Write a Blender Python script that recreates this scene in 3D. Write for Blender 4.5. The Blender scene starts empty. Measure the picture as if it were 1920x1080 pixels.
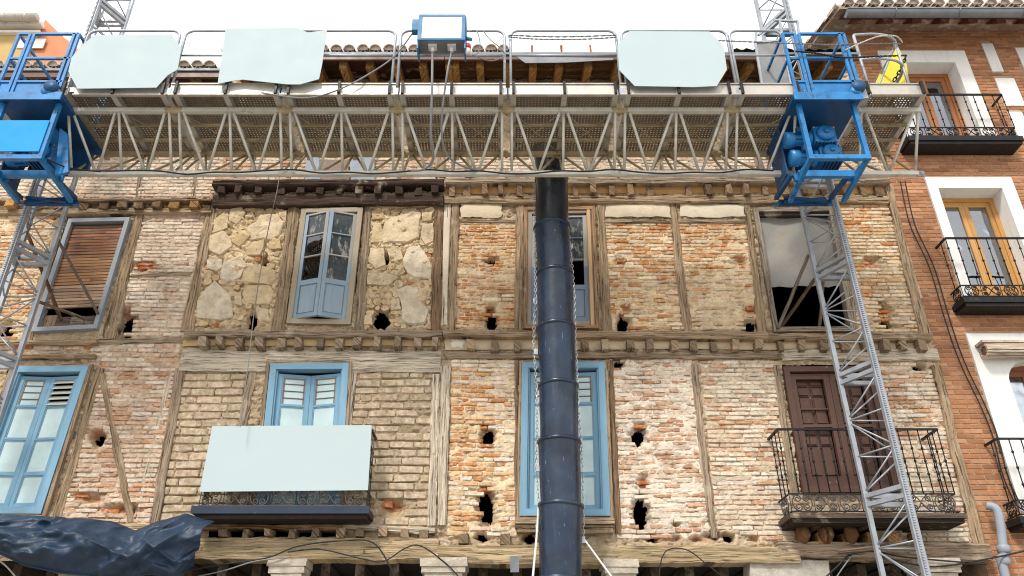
import bpy, math, random
import numpy as np
from mathutils import Vector, Matrix

R = random.Random(7)
SC = bpy.context.scene
COL = SC.collection
# ------------------------------------------------------------------ camera, sky, sun, exposure
F_PX, PX0, PY0, CAM_Z = 1500.0, 940.0, 540.0, 1.6
TH = math.atan(1500 / 2700.0)
CT, ST = math.cos(TH), math.sin(TH)
cam = bpy.data.objects.new('camera', bpy.data.cameras.new('camera'))
COL.objects.link(cam); SC.camera = cam
cam.location = (0, 0, CAM_Z)
cam.rotation_euler = (math.pi / 2 + TH, 0, 0)
cam.data.sensor_width = 36; cam.data.lens = F_PX / 1920 * 36
cam.data.shift_x = (960 - PX0) / 1920
cam.data.clip_end = 2000; cam.data.clip_start = .05

wd = bpy.data.worlds.new('World'); SC.world = wd; wd.use_nodes = True
SUN_EL, SUN_AZ = math.radians(50), math.radians(205)      # azimuth clockwise from +Y
nt = wd.node_tree; nt.nodes.clear()
sky = nt.nodes.new('ShaderNodeTexSky'); sky.sky_type = 'NISHITA'; sky.sun_disc = False
sky.sun_elevation = SUN_EL; sky.sun_rotation = SUN_AZ; sky.air_density = 1; sky.dust_density = 2
sc1 = nt.nodes.new('ShaderNodeVectorMath'); sc1.operation = 'SCALE'; sc1.inputs['Scale'].default_value = .10
nt.links.new(sky.outputs[0], sc1.inputs[0])
tc = nt.nodes.new('ShaderNodeTexCoord')
mp = nt.nodes.new('ShaderNodeMapping'); mp.inputs['Scale'].default_value = (1.2, 1.2, 2.4)
mp.inputs['Location'].default_value = (3.1, 1.7, .4)
nt.links.new(tc.outputs['Generated'], mp.inputs[0])
nz = nt.nodes.new('ShaderNodeTexNoise'); nz.inputs['Scale'].default_value = 1.3; nz.inputs['Detail'].default_value = 6
nt.links.new(mp.outputs[0], nz.inputs['Vector'])
rm = nt.nodes.new('ShaderNodeMapRange'); rm.inputs[1].default_value = .30; rm.inputs[2].default_value = .55
rm.inputs[3].default_value = .72; rm.inputs[4].default_value = 1.0
nt.links.new(nz.outputs[0], rm.inputs[0])
mx = nt.nodes.new('ShaderNodeMix'); mx.data_type = 'RGBA'
nt.links.new(rm.outputs[0], mx.inputs[0]); nt.links.new(sc1.outputs[0], mx.inputs[6])
mx.inputs[7].default_value = (1.14, 1.15, 1.16, 1)
bg = nt.nodes.new('ShaderNodeBackground'); bg.inputs[1].default_value = 1.0
wo = nt.nodes.new('ShaderNodeOutputWorld')
nt.links.new(mx.outputs[2], bg.inputs[0]); nt.links.new(bg.outputs[0], wo.inputs[0])

sl = bpy.data.lights.new('sun', 'SUN'); sl.energy = 2.6; sl.angle = math.radians(10); sl.color = (1, .955, .88)
so = bpy.data.objects.new('sun', sl); COL.objects.link(so)
sd = Vector((math.sin(SUN_AZ) * math.cos(SUN_EL), math.cos(SUN_AZ) * math.cos(SUN_EL), math.sin(SUN_EL)))
so.rotation_euler = sd.to_track_quat('Z', 'Y').to_euler(); so.location = (-6, -6, 20)
vs = SC.view_settings
SC.display_settings.display_device = 'sRGB'
vs.view_transform = 'Standard'; vs.look = 'None'; vs.exposure = 0.40; vs.gamma = 1; vs.use_curve_mapping = False
SC.cycles.max_bounces = 6; SC.cycles.transparent_max_bounces = 12
SC.cycles.use_denoising = True
SC.cycles.pixel_filter_type = 'BLACKMAN_HARRIS'; SC.cycles.filter_width = 1.05

# ------------------------------------------------------------------ helpers
def Wp(px, py, Y=10.0):
    a = (px - PX0) / F_PX; b = (PY0 - py) / F_PX
    t = Y / (CT - b * ST)
    return Vector((a * t, Y, CAM_Z + (ST + b * CT) * t))
def mpp(py, Y=10.0):
    b = (PY0 - py) / F_PX
    return Y / (CT - b * ST) / F_PX
def to_px(p):
    y = p[1] * CT + (p[2] - CAM_Z) * ST; u = -p[1] * ST + (p[2] - CAM_Z) * CT
    return (PX0 + F_PX * p[0] / y, PY0 - F_PX * u / y)

def _h(ix, iy, s):
    n = (ix.astype(np.int64) * 374761393 + iy.astype(np.int64) * 668265263 + s * 982451653) & 0xffffffff
    n = ((n ^ (n >> 13)) * 1274126177) & 0xffffffff
    return ((n ^ (n >> 16)) & 0xffff) / 65535.0
def vnoise(x, y, s=0):
    x = np.asarray(x, float); y = np.asarray(y, float)
    ix = np.floor(x); iy = np.floor(y); fx = x - ix; fy = y - iy
    fx = fx * fx * (3 - 2 * fx); fy = fy * fy * (3 - 2 * fy)
    a = _h(ix, iy, s); b = _h(ix + 1, iy, s); c = _h(ix, iy + 1, s); d = _h(ix + 1, iy + 1, s)
    return (a * (1 - fx) + b * fx) * (1 - fy) + (c * (1 - fx) + d * fx) * fy
def fbm(x, y, s=0, o=4):
    x = np.asarray(x, float); y = np.asarray(y, float)
    v = 0; a = 1; t = 0
    for k in range(o):
        v = v + a * vnoise(x * 2 ** k + 13.1 * k, y * 2 ** k + 7.7 * k, s + k * 17); t += a; a *= .5
    return v / t
def f1(x, y, s=0, o=3): return float(fbm(np.array([x]), np.array([y]), s, o)[0])

WPOS = {}
def wpos(o): return WPOS.get(o.name, Vector((0, 0, 0))) if o else Vector((0, 0, 0))
def thing(name, label, cat, loc, group=None, kind=None):
    o = bpy.data.objects.new(name, None); COL.objects.link(o); o.location = loc; o.empty_display_size = .2
    o['label'] = label; o['category'] = cat
    if group: o['group'] = group
    if kind: o['kind'] = kind
    WPOS[o.name] = Vector(loc); return o
def tag(o, label, cat, group=None, kind=None):
    o['label'] = label
    if cat: o['category'] = cat
    if group: o['group'] = group
    if kind: o['kind'] = kind
    return o
def link(name, mesh, parent, world):
    o = bpy.data.objects.new(name, mesh); COL.objects.link(o)
    o.location = Vector(world) - wpos(parent)
    if parent: o.parent = parent
    WPOS[o.name] = Vector(world); return o

class MB:
    """collects geometry in world coordinates, then links it as ONE mesh object"""
    def __init__(s): s.v = []; s.f = []; s.c = []; s.g = []; s.m = []; s.sm = []
    def add(s, vs_, fs, col=(1, 1, 1), gr=None, mi=0, smooth=False):
        b = len(s.v); s.v += [tuple(p) for p in vs_]
        s.c += [col] * len(vs_) if not isinstance(col, list) else col
        s.g += gr if gr is not None else [tuple(p) for p in vs_]
        s.f += [tuple(b + i for i in f) for f in fs]; s.m += [mi] * len(fs); s.sm += [smooth] * len(fs)
    HEX = [(0, 1, 2, 3), (7, 6, 5, 4), (0, 4, 5, 1), (1, 5, 6, 2), (2, 6, 7, 3), (3, 7, 4, 0)]
    def hexa(s, p, col=(1, 1, 1), axis=None, mi=0, bev=0):
        """p: 8 corners, front loop (0-3) then back loop (4-7); axis: grain direction"""
        gr = None
        if axis is not None:
            k = R.random() * 50
            gr = []
            for q in p:
                q = Vector(q)
                if axis == 'x': gr.append((q.x + k, q.z + q.y + k, k))
                elif axis == 'z': gr.append((q.z + k, q.x + q.y + k, k))
                else: gr.append((q.y + k, q.x + q.z + k, k))
        s.add(p, s.HEX, col, gr, mi)
    def box(s, x0, x1, y0, y1, z0, z1, col=(1, 1, 1), axis=None, mi=0, j=0):
        p = [(x0, y0, z0), (x1, y0, z0), (x1, y0, z1), (x0, y0, z1), (x0, y1, z0), (x1, y1, z0), (x1, y1, z1), (x0, y1, z1)]
        if j: p = [tuple(c + R.uniform(-j, j) for c in q) for q in p]
        s.hexa(p, col, axis, mi)
    def beam(s, a, b, w, h, up=(0, 0, 1), col=(1, 1, 1), mi=0, grain=False):
        a = Vector(a); b = Vector(b); d = (b - a).normalized(); u = Vector(up)
        if abs(d.dot(u)) > .98: u = Vector((0, 1, 0))
        x = d.cross(u).normalized() * (w / 2); z = x.cross(d).normalized() * (h / 2)
        p = [a - x - z, a + x - z, a + x + z, a - x + z, b - x - z, b + x - z, b + x + z, b - x + z]
        gr = None
        if grain:
            k = R.random() * 50; L = (b - a).length
            gr = [(k + (0 if i < 4 else L), k + (i % 4) * .03, k) for i in range(8)]
        s.add(p, s.HEX, col, gr, mi)
    def tube(s, pts, r, n=6, col=(1, 1, 1), closed=False, mi=0, cap=True):
        pts = [Vector(p) for p in pts]; N = len(pts)
        rs = r if isinstance(r, (list, tuple)) else [r] * N
        up = None; vs_ = []; gr = []; L = 0; k = R.random() * 40
        for i, p in enumerate(pts):
            if closed: d = (pts[(i + 1) % N] - pts[i - 1])
            else: d = pts[min(i + 1, N - 1)] - pts[max(i - 1, 0)]
            d.normalize()
            if up is None:
                up = Vector((0, 0, 1)) if abs(d.z) < .9 else Vector((0, 1, 0))
            x = d.cross(up)
            if x.length < 1e-4: x = d.cross(Vector((1, 0, 0)))
            x.normalize(); up = x.cross(d).normalized()
            if i: L += (p - pts[i - 1]).length
            for q in range(n):
                t = 2 * math.pi * (q + .5) / n
                vs_.append(p + x * (math.cos(t) * rs[i]) + up * (math.sin(t) * rs[i])); gr.append((L + k, q * .02 + k, k))
        fs = []
        for i in range(N if closed else N - 1):
            j = (i + 1) % N
            for q in range(n):
                q2 = (q + 1) % n
                fs.append((i * n + q, i * n + q2, j * n + q2, j * n + q))
        if not closed and cap:
            fs.append(tuple(range(n - 1, -1, -1))); fs.append(tuple((N - 1) * n + q for q in range(n)))
        s.add(vs_, fs, col, gr, mi, smooth=n > 4)
    def plate(s, poly, th=.01, col=(1, 1, 1), mi=0, d=(0, 1, 0)):
        """flat polygon (world points, seen from the camera side) with real thickness"""
        n = len(poly); d = Vector(d) * th
        p = [Vector(q) for q in poly]; vs_ = p + [q + d for q in p]
        fs = [tuple(range(n)), tuple(range(2 * n - 1, n - 1, -1))] + [(i, i + n, (i + 1) % n + n, (i + 1) % n) for i in range(n)]
        s.add(vs_, fs, col, None, mi)
    def mesh(s, name, mats, off):
        me = bpy.data.meshes.new(name)
        V = np.array(s.v, np.float32).reshape(-1, 3) - np.array(off, np.float32)
        me.from_pydata(V.tolist(), [], s.f)
        for m in (mats if isinstance(mats, (list, tuple)) else [mats]): me.materials.append(m)
        me.polygons.foreach_set('material_index', s.m)
        me.polygons.foreach_set('use_smooth', s.sm)
        a = me.attributes.new('col', 'FLOAT_COLOR', 'POINT')
        c = np.ones((len(s.v), 4), np.float32); c[:, :3] = np.array(s.c, np.float32).reshape(-1, 3)
        a.data.foreach_set('color', c.ravel())
        g = me.attributes.new('gr', 'FLOAT_VECTOR', 'POINT')
        g.data.foreach_set('vector', np.array(s.g, np.float32).ravel())
        me.update(); return me
    def build(s, name, mats, parent=None):
        V = np.array(s.v); c = Vector(((V.max(0) + V.min(0)) / 2).tolist()) if parent else Vector((float((V[:, 0].max() + V[:, 0].min()) / 2), float((V[:, 1].max() + V[:, 1].min()) / 2), float(V[:, 2].min())))
        return link(name, s.mesh(name, mats, c), parent, c)

def smooth_path(pts, n=6):
    pts = [Vector(p) for p in pts]; out = []
    for i in range(len(pts) - 1):
        p0 = pts[max(i - 1, 0)]; p1 = pts[i]; p2 = pts[i + 1]; p3 = pts[min(i + 2, len(pts) - 1)]
        for k in range(n):
            t = k / n
            out.append(.5 * ((2 * p1) + (p2 - p0) * t + (2 * p0 - 5 * p1 + 4 * p2 - p3) * t * t + (3 * p1 - p0 - 3 * p2 + p3) * t ** 3))
    return out + [pts[-1]]

# ------------------------------------------------------------------ materials
def mat(name, base=(.5, .5, .5), rough=.8, metal=0, attr=False, grain=None, var=.25, vscale=3, layers=(), bump=.3, bscale=60,
        bdist=.004, spec=.3, holes=None, streak=None):
    m = bpy.data.materials.new(name); m.use_nodes = True; t = m.node_tree; N = t.nodes; Lk = t.links
    b = N['Principled BSDF']; b.inputs['Metallic'].default_value = metal
    b.inputs['Specular IOR Level'].default_value = spec
    if grain:
        at = N.new('ShaderNodeAttribute'); at.attribute_name = 'gr'; src = at.outputs['Vector']
        ma = N.new('ShaderNodeMapping'); ma.inputs['Scale'].default_value = grain; Lk.new(src, ma.inputs[0]); pos = ma.outputs[0]
    ge = N.new('ShaderNodeNewGeometry'); wp = ge.outputs['Position']
    if not grain: pos = wp
    def noise(vec, sc, det=5, ro=.6):
        n = N.new('ShaderNodeTexNoise'); n.inputs['Scale'].default_value = sc; n.inputs['Detail'].default_value = det
        n.inputs['Roughness'].default_value = ro; Lk.new(vec, n.inputs['Vector']); return n.outputs[0]
    def rng(x, a, b_, c, d):
        n = N.new('ShaderNodeMapRange'); Lk.new(x, n.inputs[0])
        for i, v in enumerate((a, b_, c, d)): n.inputs[i + 1].default_value = v
        return n.outputs[0]
    def mixc(fac, A, B, mode='MIX'):
        n = N.new('ShaderNodeMix'); n.data_type = 'RGBA'; n.blend_type = mode
        for s_, v in ((0, fac), (6, A), (7, B)):
            if isinstance(v, (int, float)): n.inputs[s_].default_value = v
            elif isinstance(v, tuple): n.inputs[s_].default_value = (*v, 1)
            else: Lk.new(v, n.inputs[s_])
        return n.outputs[2]
    if attr:
        ac = N.new('ShaderNodeAttribute'); ac.attribute_name = 'col'
        c = mixc(1.0, base, ac.outputs['Color'], 'MULTIPLY') if base != (1, 1, 1) else ac.outputs['Color']
    else:
        rg = N.new('ShaderNodeRGB'); rg.outputs[0].default_value = (*base, 1); c = rg.outputs[0]
    n1 = noise(pos, vscale)
    v = N.new('ShaderNodeCombineColor'); f = rng(n1, .25, .75, 1 - var, 1 + var)
    for i in range(3): Lk.new(f, v.inputs[i])
    c = mixc(1.0, c, v.outputs[0], 'MULTIPLY')
    for (lc, ls, lo, hi, amt, *st) in layers:
        vec = wp
        if st:
            mm = N.new('ShaderNodeMapping'); mm.inputs['Scale'].default_value = st[0]; Lk.new(pos if len(st) > 1 else wp, mm.inputs[0]); vec = mm.outputs[0]
        fac = rng(noise(vec, ls, 6, .65), lo, hi, 0, amt); c = mixc(fac, c, lc)
    Lk.new(c, b.inputs['Base Color'])
    Lk.new(rng(noise(wp, vscale * 2.3), .3, .7, max(0, rough - .1), min(1, rough + .12)), b.inputs['Roughness'])
    if bump:
        bn = N.new('ShaderNodeBump'); bn.inputs['Strength'].default_value = bump; bn.inputs['Distance'].default_value = bdist
        Lk.new(noise(pos, bscale, 6, .7), bn.inputs['Height']); Lk.new(bn.outputs[0], b.inputs['Normal'])
    if holes:      # round perforations through a sheet, real transparency
        px_, r_ = holes
        sp = N.new('ShaderNodeVectorMath'); sp.operation = 'SCALE'; sp.inputs['Scale'].default_value = 1 / px_; Lk.new(wp, sp.inputs[0])
        fr = N.new('ShaderNodeVectorMath'); fr.operation = 'FRACTION'; Lk.new(sp.outputs[0], fr.inputs[0])
        sb = N.new('ShaderNodeVectorMath'); sb.operation = 'SUBTRACT'; Lk.new(fr.outputs[0], sb.inputs[0]); sb.inputs[1].default_value = (.5, .5, 0)
        ml = N.new('ShaderNodeVectorMath'); ml.operation = 'MULTIPLY'; Lk.new(sb.outputs[0], ml.inputs[0]); ml.inputs[1].default_value = (1, 1, 0)
        le = N.new('ShaderNodeVectorMath'); le.operation = 'LENGTH'; Lk.new(ml.outputs[0], le.inputs[0])
        lt = N.new('ShaderNodeMath'); lt.operation = 'LESS_THAN'; Lk.new(le.outputs['Value'], lt.inputs[0]); lt.inputs[1].default_value = r_
        tr = N.new('ShaderNodeBsdfTransparent'); ms = N.new('ShaderNodeMixShader')
        Lk.new(lt.outputs[0], ms.inputs[0]); Lk.new(b.outputs[0], ms.inputs[1]); Lk.new(tr.outputs[0], ms.inputs[2])
        Lk.new(ms.outputs[0], N['Material Output'].inputs[0])
    return m
def glass(name, tint=(.75, .82, .85), k=1.0):
    m = bpy.data.materials.new(name); m.use_nodes = True; t = m.node_tree; N = t.nodes
    N.remove(N['Principled BSDF'])
    tr = N.new('ShaderNodeBsdfTransparent'); tr.inputs[0].default_value = (*tint, 1)
    gl = N.new('ShaderNodeBsdfGlossy'); gl.inputs['Roughness'].default_value = .03; gl.inputs[0].default_value = (.95, .97, 1, 1)
    fr = N.new('ShaderNodeFresnel'); fr.inputs[0].default_value = 1.5
    mu = N.new('ShaderNodeMath'); mu.operation = 'MULTIPLY_ADD'; mu.inputs[1].default_value = 2.2 * k; mu.inputs[2].default_value = .04 * k; mu.use_clamp = True
    nz_ = N.new('ShaderNodeTexNoise'); nz_.inputs['Scale'].default_value = 1.7
    bp = N.new('ShaderNodeBump'); bp.inputs['Strength'].default_value = .25; bp.inputs['Distance'].default_value = .03
    ge = N.new('ShaderNodeNewGeometry'); t.links.new(ge.outputs['Position'], nz_.inputs['Vector'])
    t.links.new(nz_.outputs[0], bp.inputs['Height']); t.links.new(bp.outputs[0], gl.inputs['Normal'])
    ms = N.new('ShaderNodeMixShader')
    t.links.new(fr.outputs[0], mu.inputs[0]); t.links.new(mu.outputs[0], ms.inputs[0]); t.links.new(tr.outputs[0], ms.inputs[1])
    t.links.new(gl.outputs[0], ms.inputs[2]); t.links.new(ms.outputs[0], N['Material Output'].inputs[0])
    return m

M = {}
M['brick'] = mat('old_brick', (1, 1, 1), .92, attr=True, var=.38, vscale=20, bump=1.0, bscale=70, bdist=.010, spec=.1,
                 layers=[((.68, .57, .45), 12, .52, .62, .65), ((.14, .09, .055), 7, .60, .72, .6), ((.07, .045, .03), 34, .66, .74, .7)])
M['mortar'] = mat('lime_mortar', (1, 1, 1), .95, attr=True, var=.22, vscale=9, bump=.9, bscale=55, bdist=.010, spec=.1,
                  layers=[((.24, .16, .09), 3.2, .57, .70, .55), ((.74, .65, .52), 4.1, .56, .68, .5), ((.09, .06, .04), 24, .60, .70, .75)])
M['stone'] = mat('rubble_stone', (1, 1, 1), .93, attr=True, var=.26, vscale=8, bump=1.0, bscale=34, bdist=.016, spec=.1,
                 layers=[((.36, .25, .13), 6, .56, .72, .5), ((.66, .60, .48), 4, .57, .7, .4), ((.10, .07, .04), 22, .64, .70, .7)])
M['wood'] = mat('weathered_timber', (1, 1, 1), .9, attr=True, grain=(1.3, 26, 1), var=.62, vscale=1.7, bump=1.0, bscale=2.6, bdist=.02, spec=.12,
                layers=[((.045, .028, .016), 1.5, .54, .62, .85, (1.4, 1.6, 1), 1), ((.58, .49, .37), 3.4, .58, .70, .5), ((.05, .035, .022), 9, .64, .72, .7)])
M['paintwood'] = mat('painted_wood', (1, 1, 1), .6, attr=True, grain=(1.5, 22, 1), var=.12, vscale=1.6, bump=.35, bscale=2.5, bdist=.004, spec=.3,
                     layers=[((.42, .36, .30), 14, .66, .72, .8), ((.10, .08, .06), 9, .70, .78, .5)])
M['oiledwood'] = mat('oiled_wood', (1, 1, 1), .45, attr=True, grain=(1.5, 26, 1), var=.25, vscale=1.6, bump=.2, bscale=2.5, bdist=.002, spec=.4)
M['galv'] = mat('galvanised_steel', (.36, .385, .42), .5, .4, var=.22, vscale=5, bump=.15, bscale=30, layers=[((.20, .17, .14), 7, .6, .75, .5)])
M['alum'] = mat('dirty_aluminium', (.50, .47, .42), .5, .55, var=.22, vscale=4, bump=.15, bscale=30, layers=[((.26, .20, .13), 4, .55, .75, .6)])
M['truss'] = mat('beige_truss_paint', (.56, .54, .48), .5, .2, var=.18, vscale=5, bump=.2, bscale=40, layers=[((.24, .17, .09), 6, .58, .72, .65)])
M['trussold'] = mat('rusty_truss_paint', (.34, .27, .16), .7, .1, var=.25, vscale=5, bump=.2, bscale=40, layers=[((.16, .10, .05), 6, .55, .72, .7)])
M['deck'] = mat('perforated_deck', (.20, .165, .125), .65, .2, var=.3, vscale=2.5, bump=0, holes=(.042, .27), layers=[((.12, .085, .05), 2.2, .5, .7, .6)])
M['mesh'] = mat('perforated_sheet', (.24, .24, .24), .6, .4, var=.15, vscale=6, bump=0, holes=(.022, .22))
M['blue'] = mat('blue_machine_paint', (.010, .17, .43), .42, .0, var=.32, vscale=5, bump=.2, bscale=30, spec=.5,
                layers=[((.03, .035, .05), 6.5, .58, .66, .8), ((.30, .40, .48), 16, .64, .70, .6), ((.12, .05, .02), 12, .68, .72, .8)])
M['bluedark'] = mat('blue_machine_shell', (.006, .062, .17), .5, .0, var=.3, vscale=4, bump=.15, bscale=30, spec=.4,
                layers=[((.03, .03, .035), 5, .55, .68, .8)])
M['blueflat'] = mat('blue_sheet', (.018, .29, .72), .6, var=.03, bump=0, spec=.2)
M['banner'] = mat('pale_blue_board', (.43, .515, .53), .7, var=.015, vscale=1.5, bump=0, spec=.2)
M['edge'] = mat('board_edge', (.25, .19, .13), .8, var=.3, bump=.2)
M['corr'] = mat('dark_corrugated', (.02, .04, .035), .6)
M['bluecloth'] = mat('blue_cloth', (.05, .20, .55), .8, var=.35, vscale=3)
M['iron'] = mat('black_iron', (.018, .018, .019), .5, .3, var=.3, vscale=9, bump=.3, bscale=60, layers=[((.10, .07, .055), 13, .6, .72, .6)])
M['rustiron'] = mat('worn_iron', (.085, .075, .068), .7, .2, var=.4, vscale=9, bump=.4, bscale=60, layers=[((.26, .23, .20), 12, .55, .7, .6), ((.12, .055, .03), 8, .6, .7, .6)])
CHL = [((.10, .13, .17), 3.0, .60, .72, .30, (6, 6, .6)), ((.35, .38, .40), 5.0, .665, .70, .6, (9, 9, 1.1)), ((.5, .5, .48), 13, .70, .73, .7), ((.07, .09, .11), 2, .5, .75, .3)]
M['chute'] = mat('dark_blue_plastic', (.006, .018, .042), .30, 0, var=.65, vscale=3, bump=.25, bscale=9, bdist=.008, spec=.5, layers=CHL)
M['chuteblack'] = mat('black_plastic', (.010, .013, .020), .34, 0, var=.5, vscale=3, bump=.25, bscale=9, bdist=.008, spec=.5, layers=CHL)
M['tarp'] = mat('navy_tarpaulin', (.011, .030, .062), .46, 0, var=.4, vscale=3, bump=.5, bscale=6, bdist=.03, spec=.45,
                layers=[((.12, .14, .17), 5, .62, .76, .2)])
M['rubber'] = mat('black_cable', (.02, .02, .02), .6, var=.2, bump=0)
M['greycable'] = mat('grey_cable', (.20, .20, .20), .6, var=.2, bump=0)
M['rope'] = mat('white_rope', (.62, .60, .56), .9, var=.2, vscale=40, bump=.5, bscale=200)
M['dark'] = mat('dark_brown_interior', (.035, .028, .022), .95, var=.3, vscale=2, bump=.3, bscale=20)  # dark brown plaster for the rooms behind the openings
M['plaster'] = mat('white_plaster', (.76, .75, .72), .85, var=.07, vscale=2, bump=.3, bscale=40, bdist=.003, layers=[((.42, .38, .33), 3, .52, .75, .35, (4, 4, .5)), ((.40, .36, .30), 11, .66, .74, .4)])
M['oldplaster'] = mat('old_plaster', (1, 1, 1), .93, attr=True, var=.14, vscale=3, bump=.8, bscale=22, bdist=.008, spec=.1,
                      layers=[((.30, .23, .15), 3, .57, .7, .6), ((.10, .08, .06), 19, .69, .75, .6)])
M['newbrick'] = mat('red_facing_brick', (1, 1, 1), .85, attr=True, var=.20, vscale=14, bump=.6, bscale=110, bdist=.004, spec=.15, layers=[((.12, .05, .03), 9, .64, .75, .5)])
M['newmortar'] = mat('tan_mortar', (.42, .30, .20), .95, var=.15, vscale=12, bump=.5, bscale=90)
M['tile'] = mat('roof_tile', (1, 1, 1), .9, attr=True, var=.30, vscale=9, bump=.6, bscale=50, bdist=.006, layers=[((.62, .58, .50), 8, .50, .65, .6), ((.06, .05, .04), 11, .6, .72, .6)])
M['white'] = mat('white_panel', (.62, .62, .60), .5, var=.06, vscale=5, bump=.05, layers=[((.35, .3, .25), 12, .68, .75, .5)])
M['pane'] = mat('pale_pane', (.50, .64, .65), .14, var=.20, vscale=2.2, bump=.05, bscale=3, spec=.55, layers=[((.40, .40, .36), 13, .66, .76, .4)])
M['peel'] = mat('peeling_pane', (.035, .045, .05), .25, var=.3, vscale=5, bump=.2, bscale=12, spec=.6, layers=[((.36, .33, .29), 7, .53, .62, .75, (2.2, 2.2, .8))])
M['glass'] = glass('window_glass')
M['glassr'] = glass('clear_glass', (.9, .93, .95), 2.0)
M['zinc'] = mat('grey_zinc', (.19, .20, .22), .55, .3, var=.2, vscale=5, bump=.2, bscale=12)
M['pvc'] = mat('grey_pvc', (.28, .31, .35), .4, 0, var=.12, vscale=5, bump=.1)
M['yellow'] = mat('yellow_sheet', (.62, .49, .03), .6, var=.08, vscale=3, bump=.1)
M['red'] = mat('red_plastic', (.55, .02, .03), .4, var=.05, bump=0)
M['curtain'] = mat('pale_curtain', (.74, .78, .82), .9, var=.15, vscale=5, bump=.1, bscale=7, bdist=.01)
M['orangewall'] = mat('orange_render', (.60, .25, .13), .9, var=.12, vscale=2, bump=.3, bscale=30)
M['ochrewall'] = mat('ochre_render', (.52, .36, .15), .9, var=.12, vscale=2, bump=.3, bscale=30)
M['paving'] = mat('stone_paving', (.33, .31, .28), .85, var=.2, vscale=2, bump=.4, bscale=20)
M['bluepost'] = mat('blue_post_paint', (.05, .18, .34), .5, var=.2, bump=.1)
# ------------------------------------------------------------------ ground
mb = MB(); mb.add([(-400, -400, 0), (400, -400, 0), (400, 400, 0), (-400, 400, 0)], [(0, 1, 2, 3)])
g = mb.build('ground', M['paving']); g['kind'] = 'structure'

# ------------------------------------------------------------------ the three old houses: outlines in the plane of the facade
def wx(pl): return [Wp(x, y) for x, y in pl]
LEFT = wx([(-330, 100), (-330, 1100)]); LEFT = [Vector((-11.5, 10, 14)), Vector((-11.5, 10, 2))]
AB = wx([(432, 100), (402, 335), (396, 390), (345, 620), (336, 700), (289, 985), (283, 1075)])
BC = wx([(834, 100), (833, 380), (829, 690), (819, 985), (818, 1075)])
CR = wx([(1588, 75), (1621, 170), (1667, 345), (1745, 628), (1838, 1010), (1852, 1075)])
def xat(pl, z):
    zs = np.array([p.z for p in pl])[::-1]; xs = np.array([p.x for p in pl])[::-1]
    return np.interp(z, zs, xs)
def inpoly(X, Z, poly):
    r = np.zeros(X.shape, bool); n = len(poly)
    for i in range(n):
        x0, z0 = poly[i]; x1, z1 = poly[(i + 1) % n]
        c = ((z0 > Z) != (z1 > Z))
        with np.errstate(divide='ignore', invalid='ignore'):
            xi = (x1 - x0) * (Z - z0) / (z1 - z0 + 1e-12) + x0
        r ^= c & (X < xi)
    return r
def P2(pl): return [(p.x, p.z) for p in wx(pl)]

houseA = thing('timber_framed_house', 'leftmost old timber-framed house with a brown blind window above a blue louvred door', 'house', (-8.5, 10, 0))
houseB = thing('timber_framed_house', 'old house with rubble stone panels, dark brown lintel and pale blue board on its balcony', 'house', (-2.6, 10, 0))
houseC = thing('timber_framed_house', 'widest stripped brick and timber house, behind the rubbish chute, with a brown balcony door', 'house', (2.6, 10, 0))
HOUSES = [(houseA, LEFT, AB), (houseB, AB, BC), (houseC, BC, CR)]

PAL = {
 'cream': [(.66, .51, .34), (.62, .46, .29), (.70, .57, .40), (.57, .39, .22)],
 'soft': [(.56, .37, .25), (.52, .30, .18), (.60, .44, .32), (.46, .25, .15)],
 'orange': [(.55, .27, .115), (.60, .34, .17), (.50, .22, .085), (.62, .41, .23), (.57, .33, .16)],
 'pink': [(.61, .47, .36), (.66, .54, .43), (.56, .40, .29), (.66, .56, .45)],
 'adobe': [(.46, .36, .245), (.43, .33, .22), (.48, .38, .265), (.45, .345, .235)],
 'pale': [(.68, .57, .45), (.64, .52, .40), (.70, .62, .51), (.62, .48, .36)],
 'red': [(.46, .15, .055), (.40, .13, .05), (.52, .21, .08)]}
# style: main palette, accent palette, accent amount, mortar colour, mortar height, pitch, brick length, roughness of mortar
STY = {
 'cream': ('cream', 'orange', .14, (.50, .37, .23), .021, .060, .25, .012),
 'orange': ('orange', 'cream', .22, (.66, .51, .33), .022, .060, .25, .010),
 'mixed': ('orange', 'cream', .46, (.66, .52, .34), .023, .060, .25, .012),
 'pink': ('pink', 'soft', .22, (.56, .42, .30), .022, .062, .26, .012),
 'pinkpale': ('pink', 'pale', .50, (.54, .42, .31), .022, .062, .26, .012),
 'adobe': ('adobe', 'adobe', .10, (.36, .275, .18), .012, .106, .34, .012),
 'pale': ('pale', 'soft', .13, (.56, .45, .32), .022, .060, .25, .012),
 'rubble': (None, None, 0, (.64, .50, .32), .044, 0, 0, .040),
 'base': (None, None, 0, (.48, .37, .25), .020, 0, 0, .022)}
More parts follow.
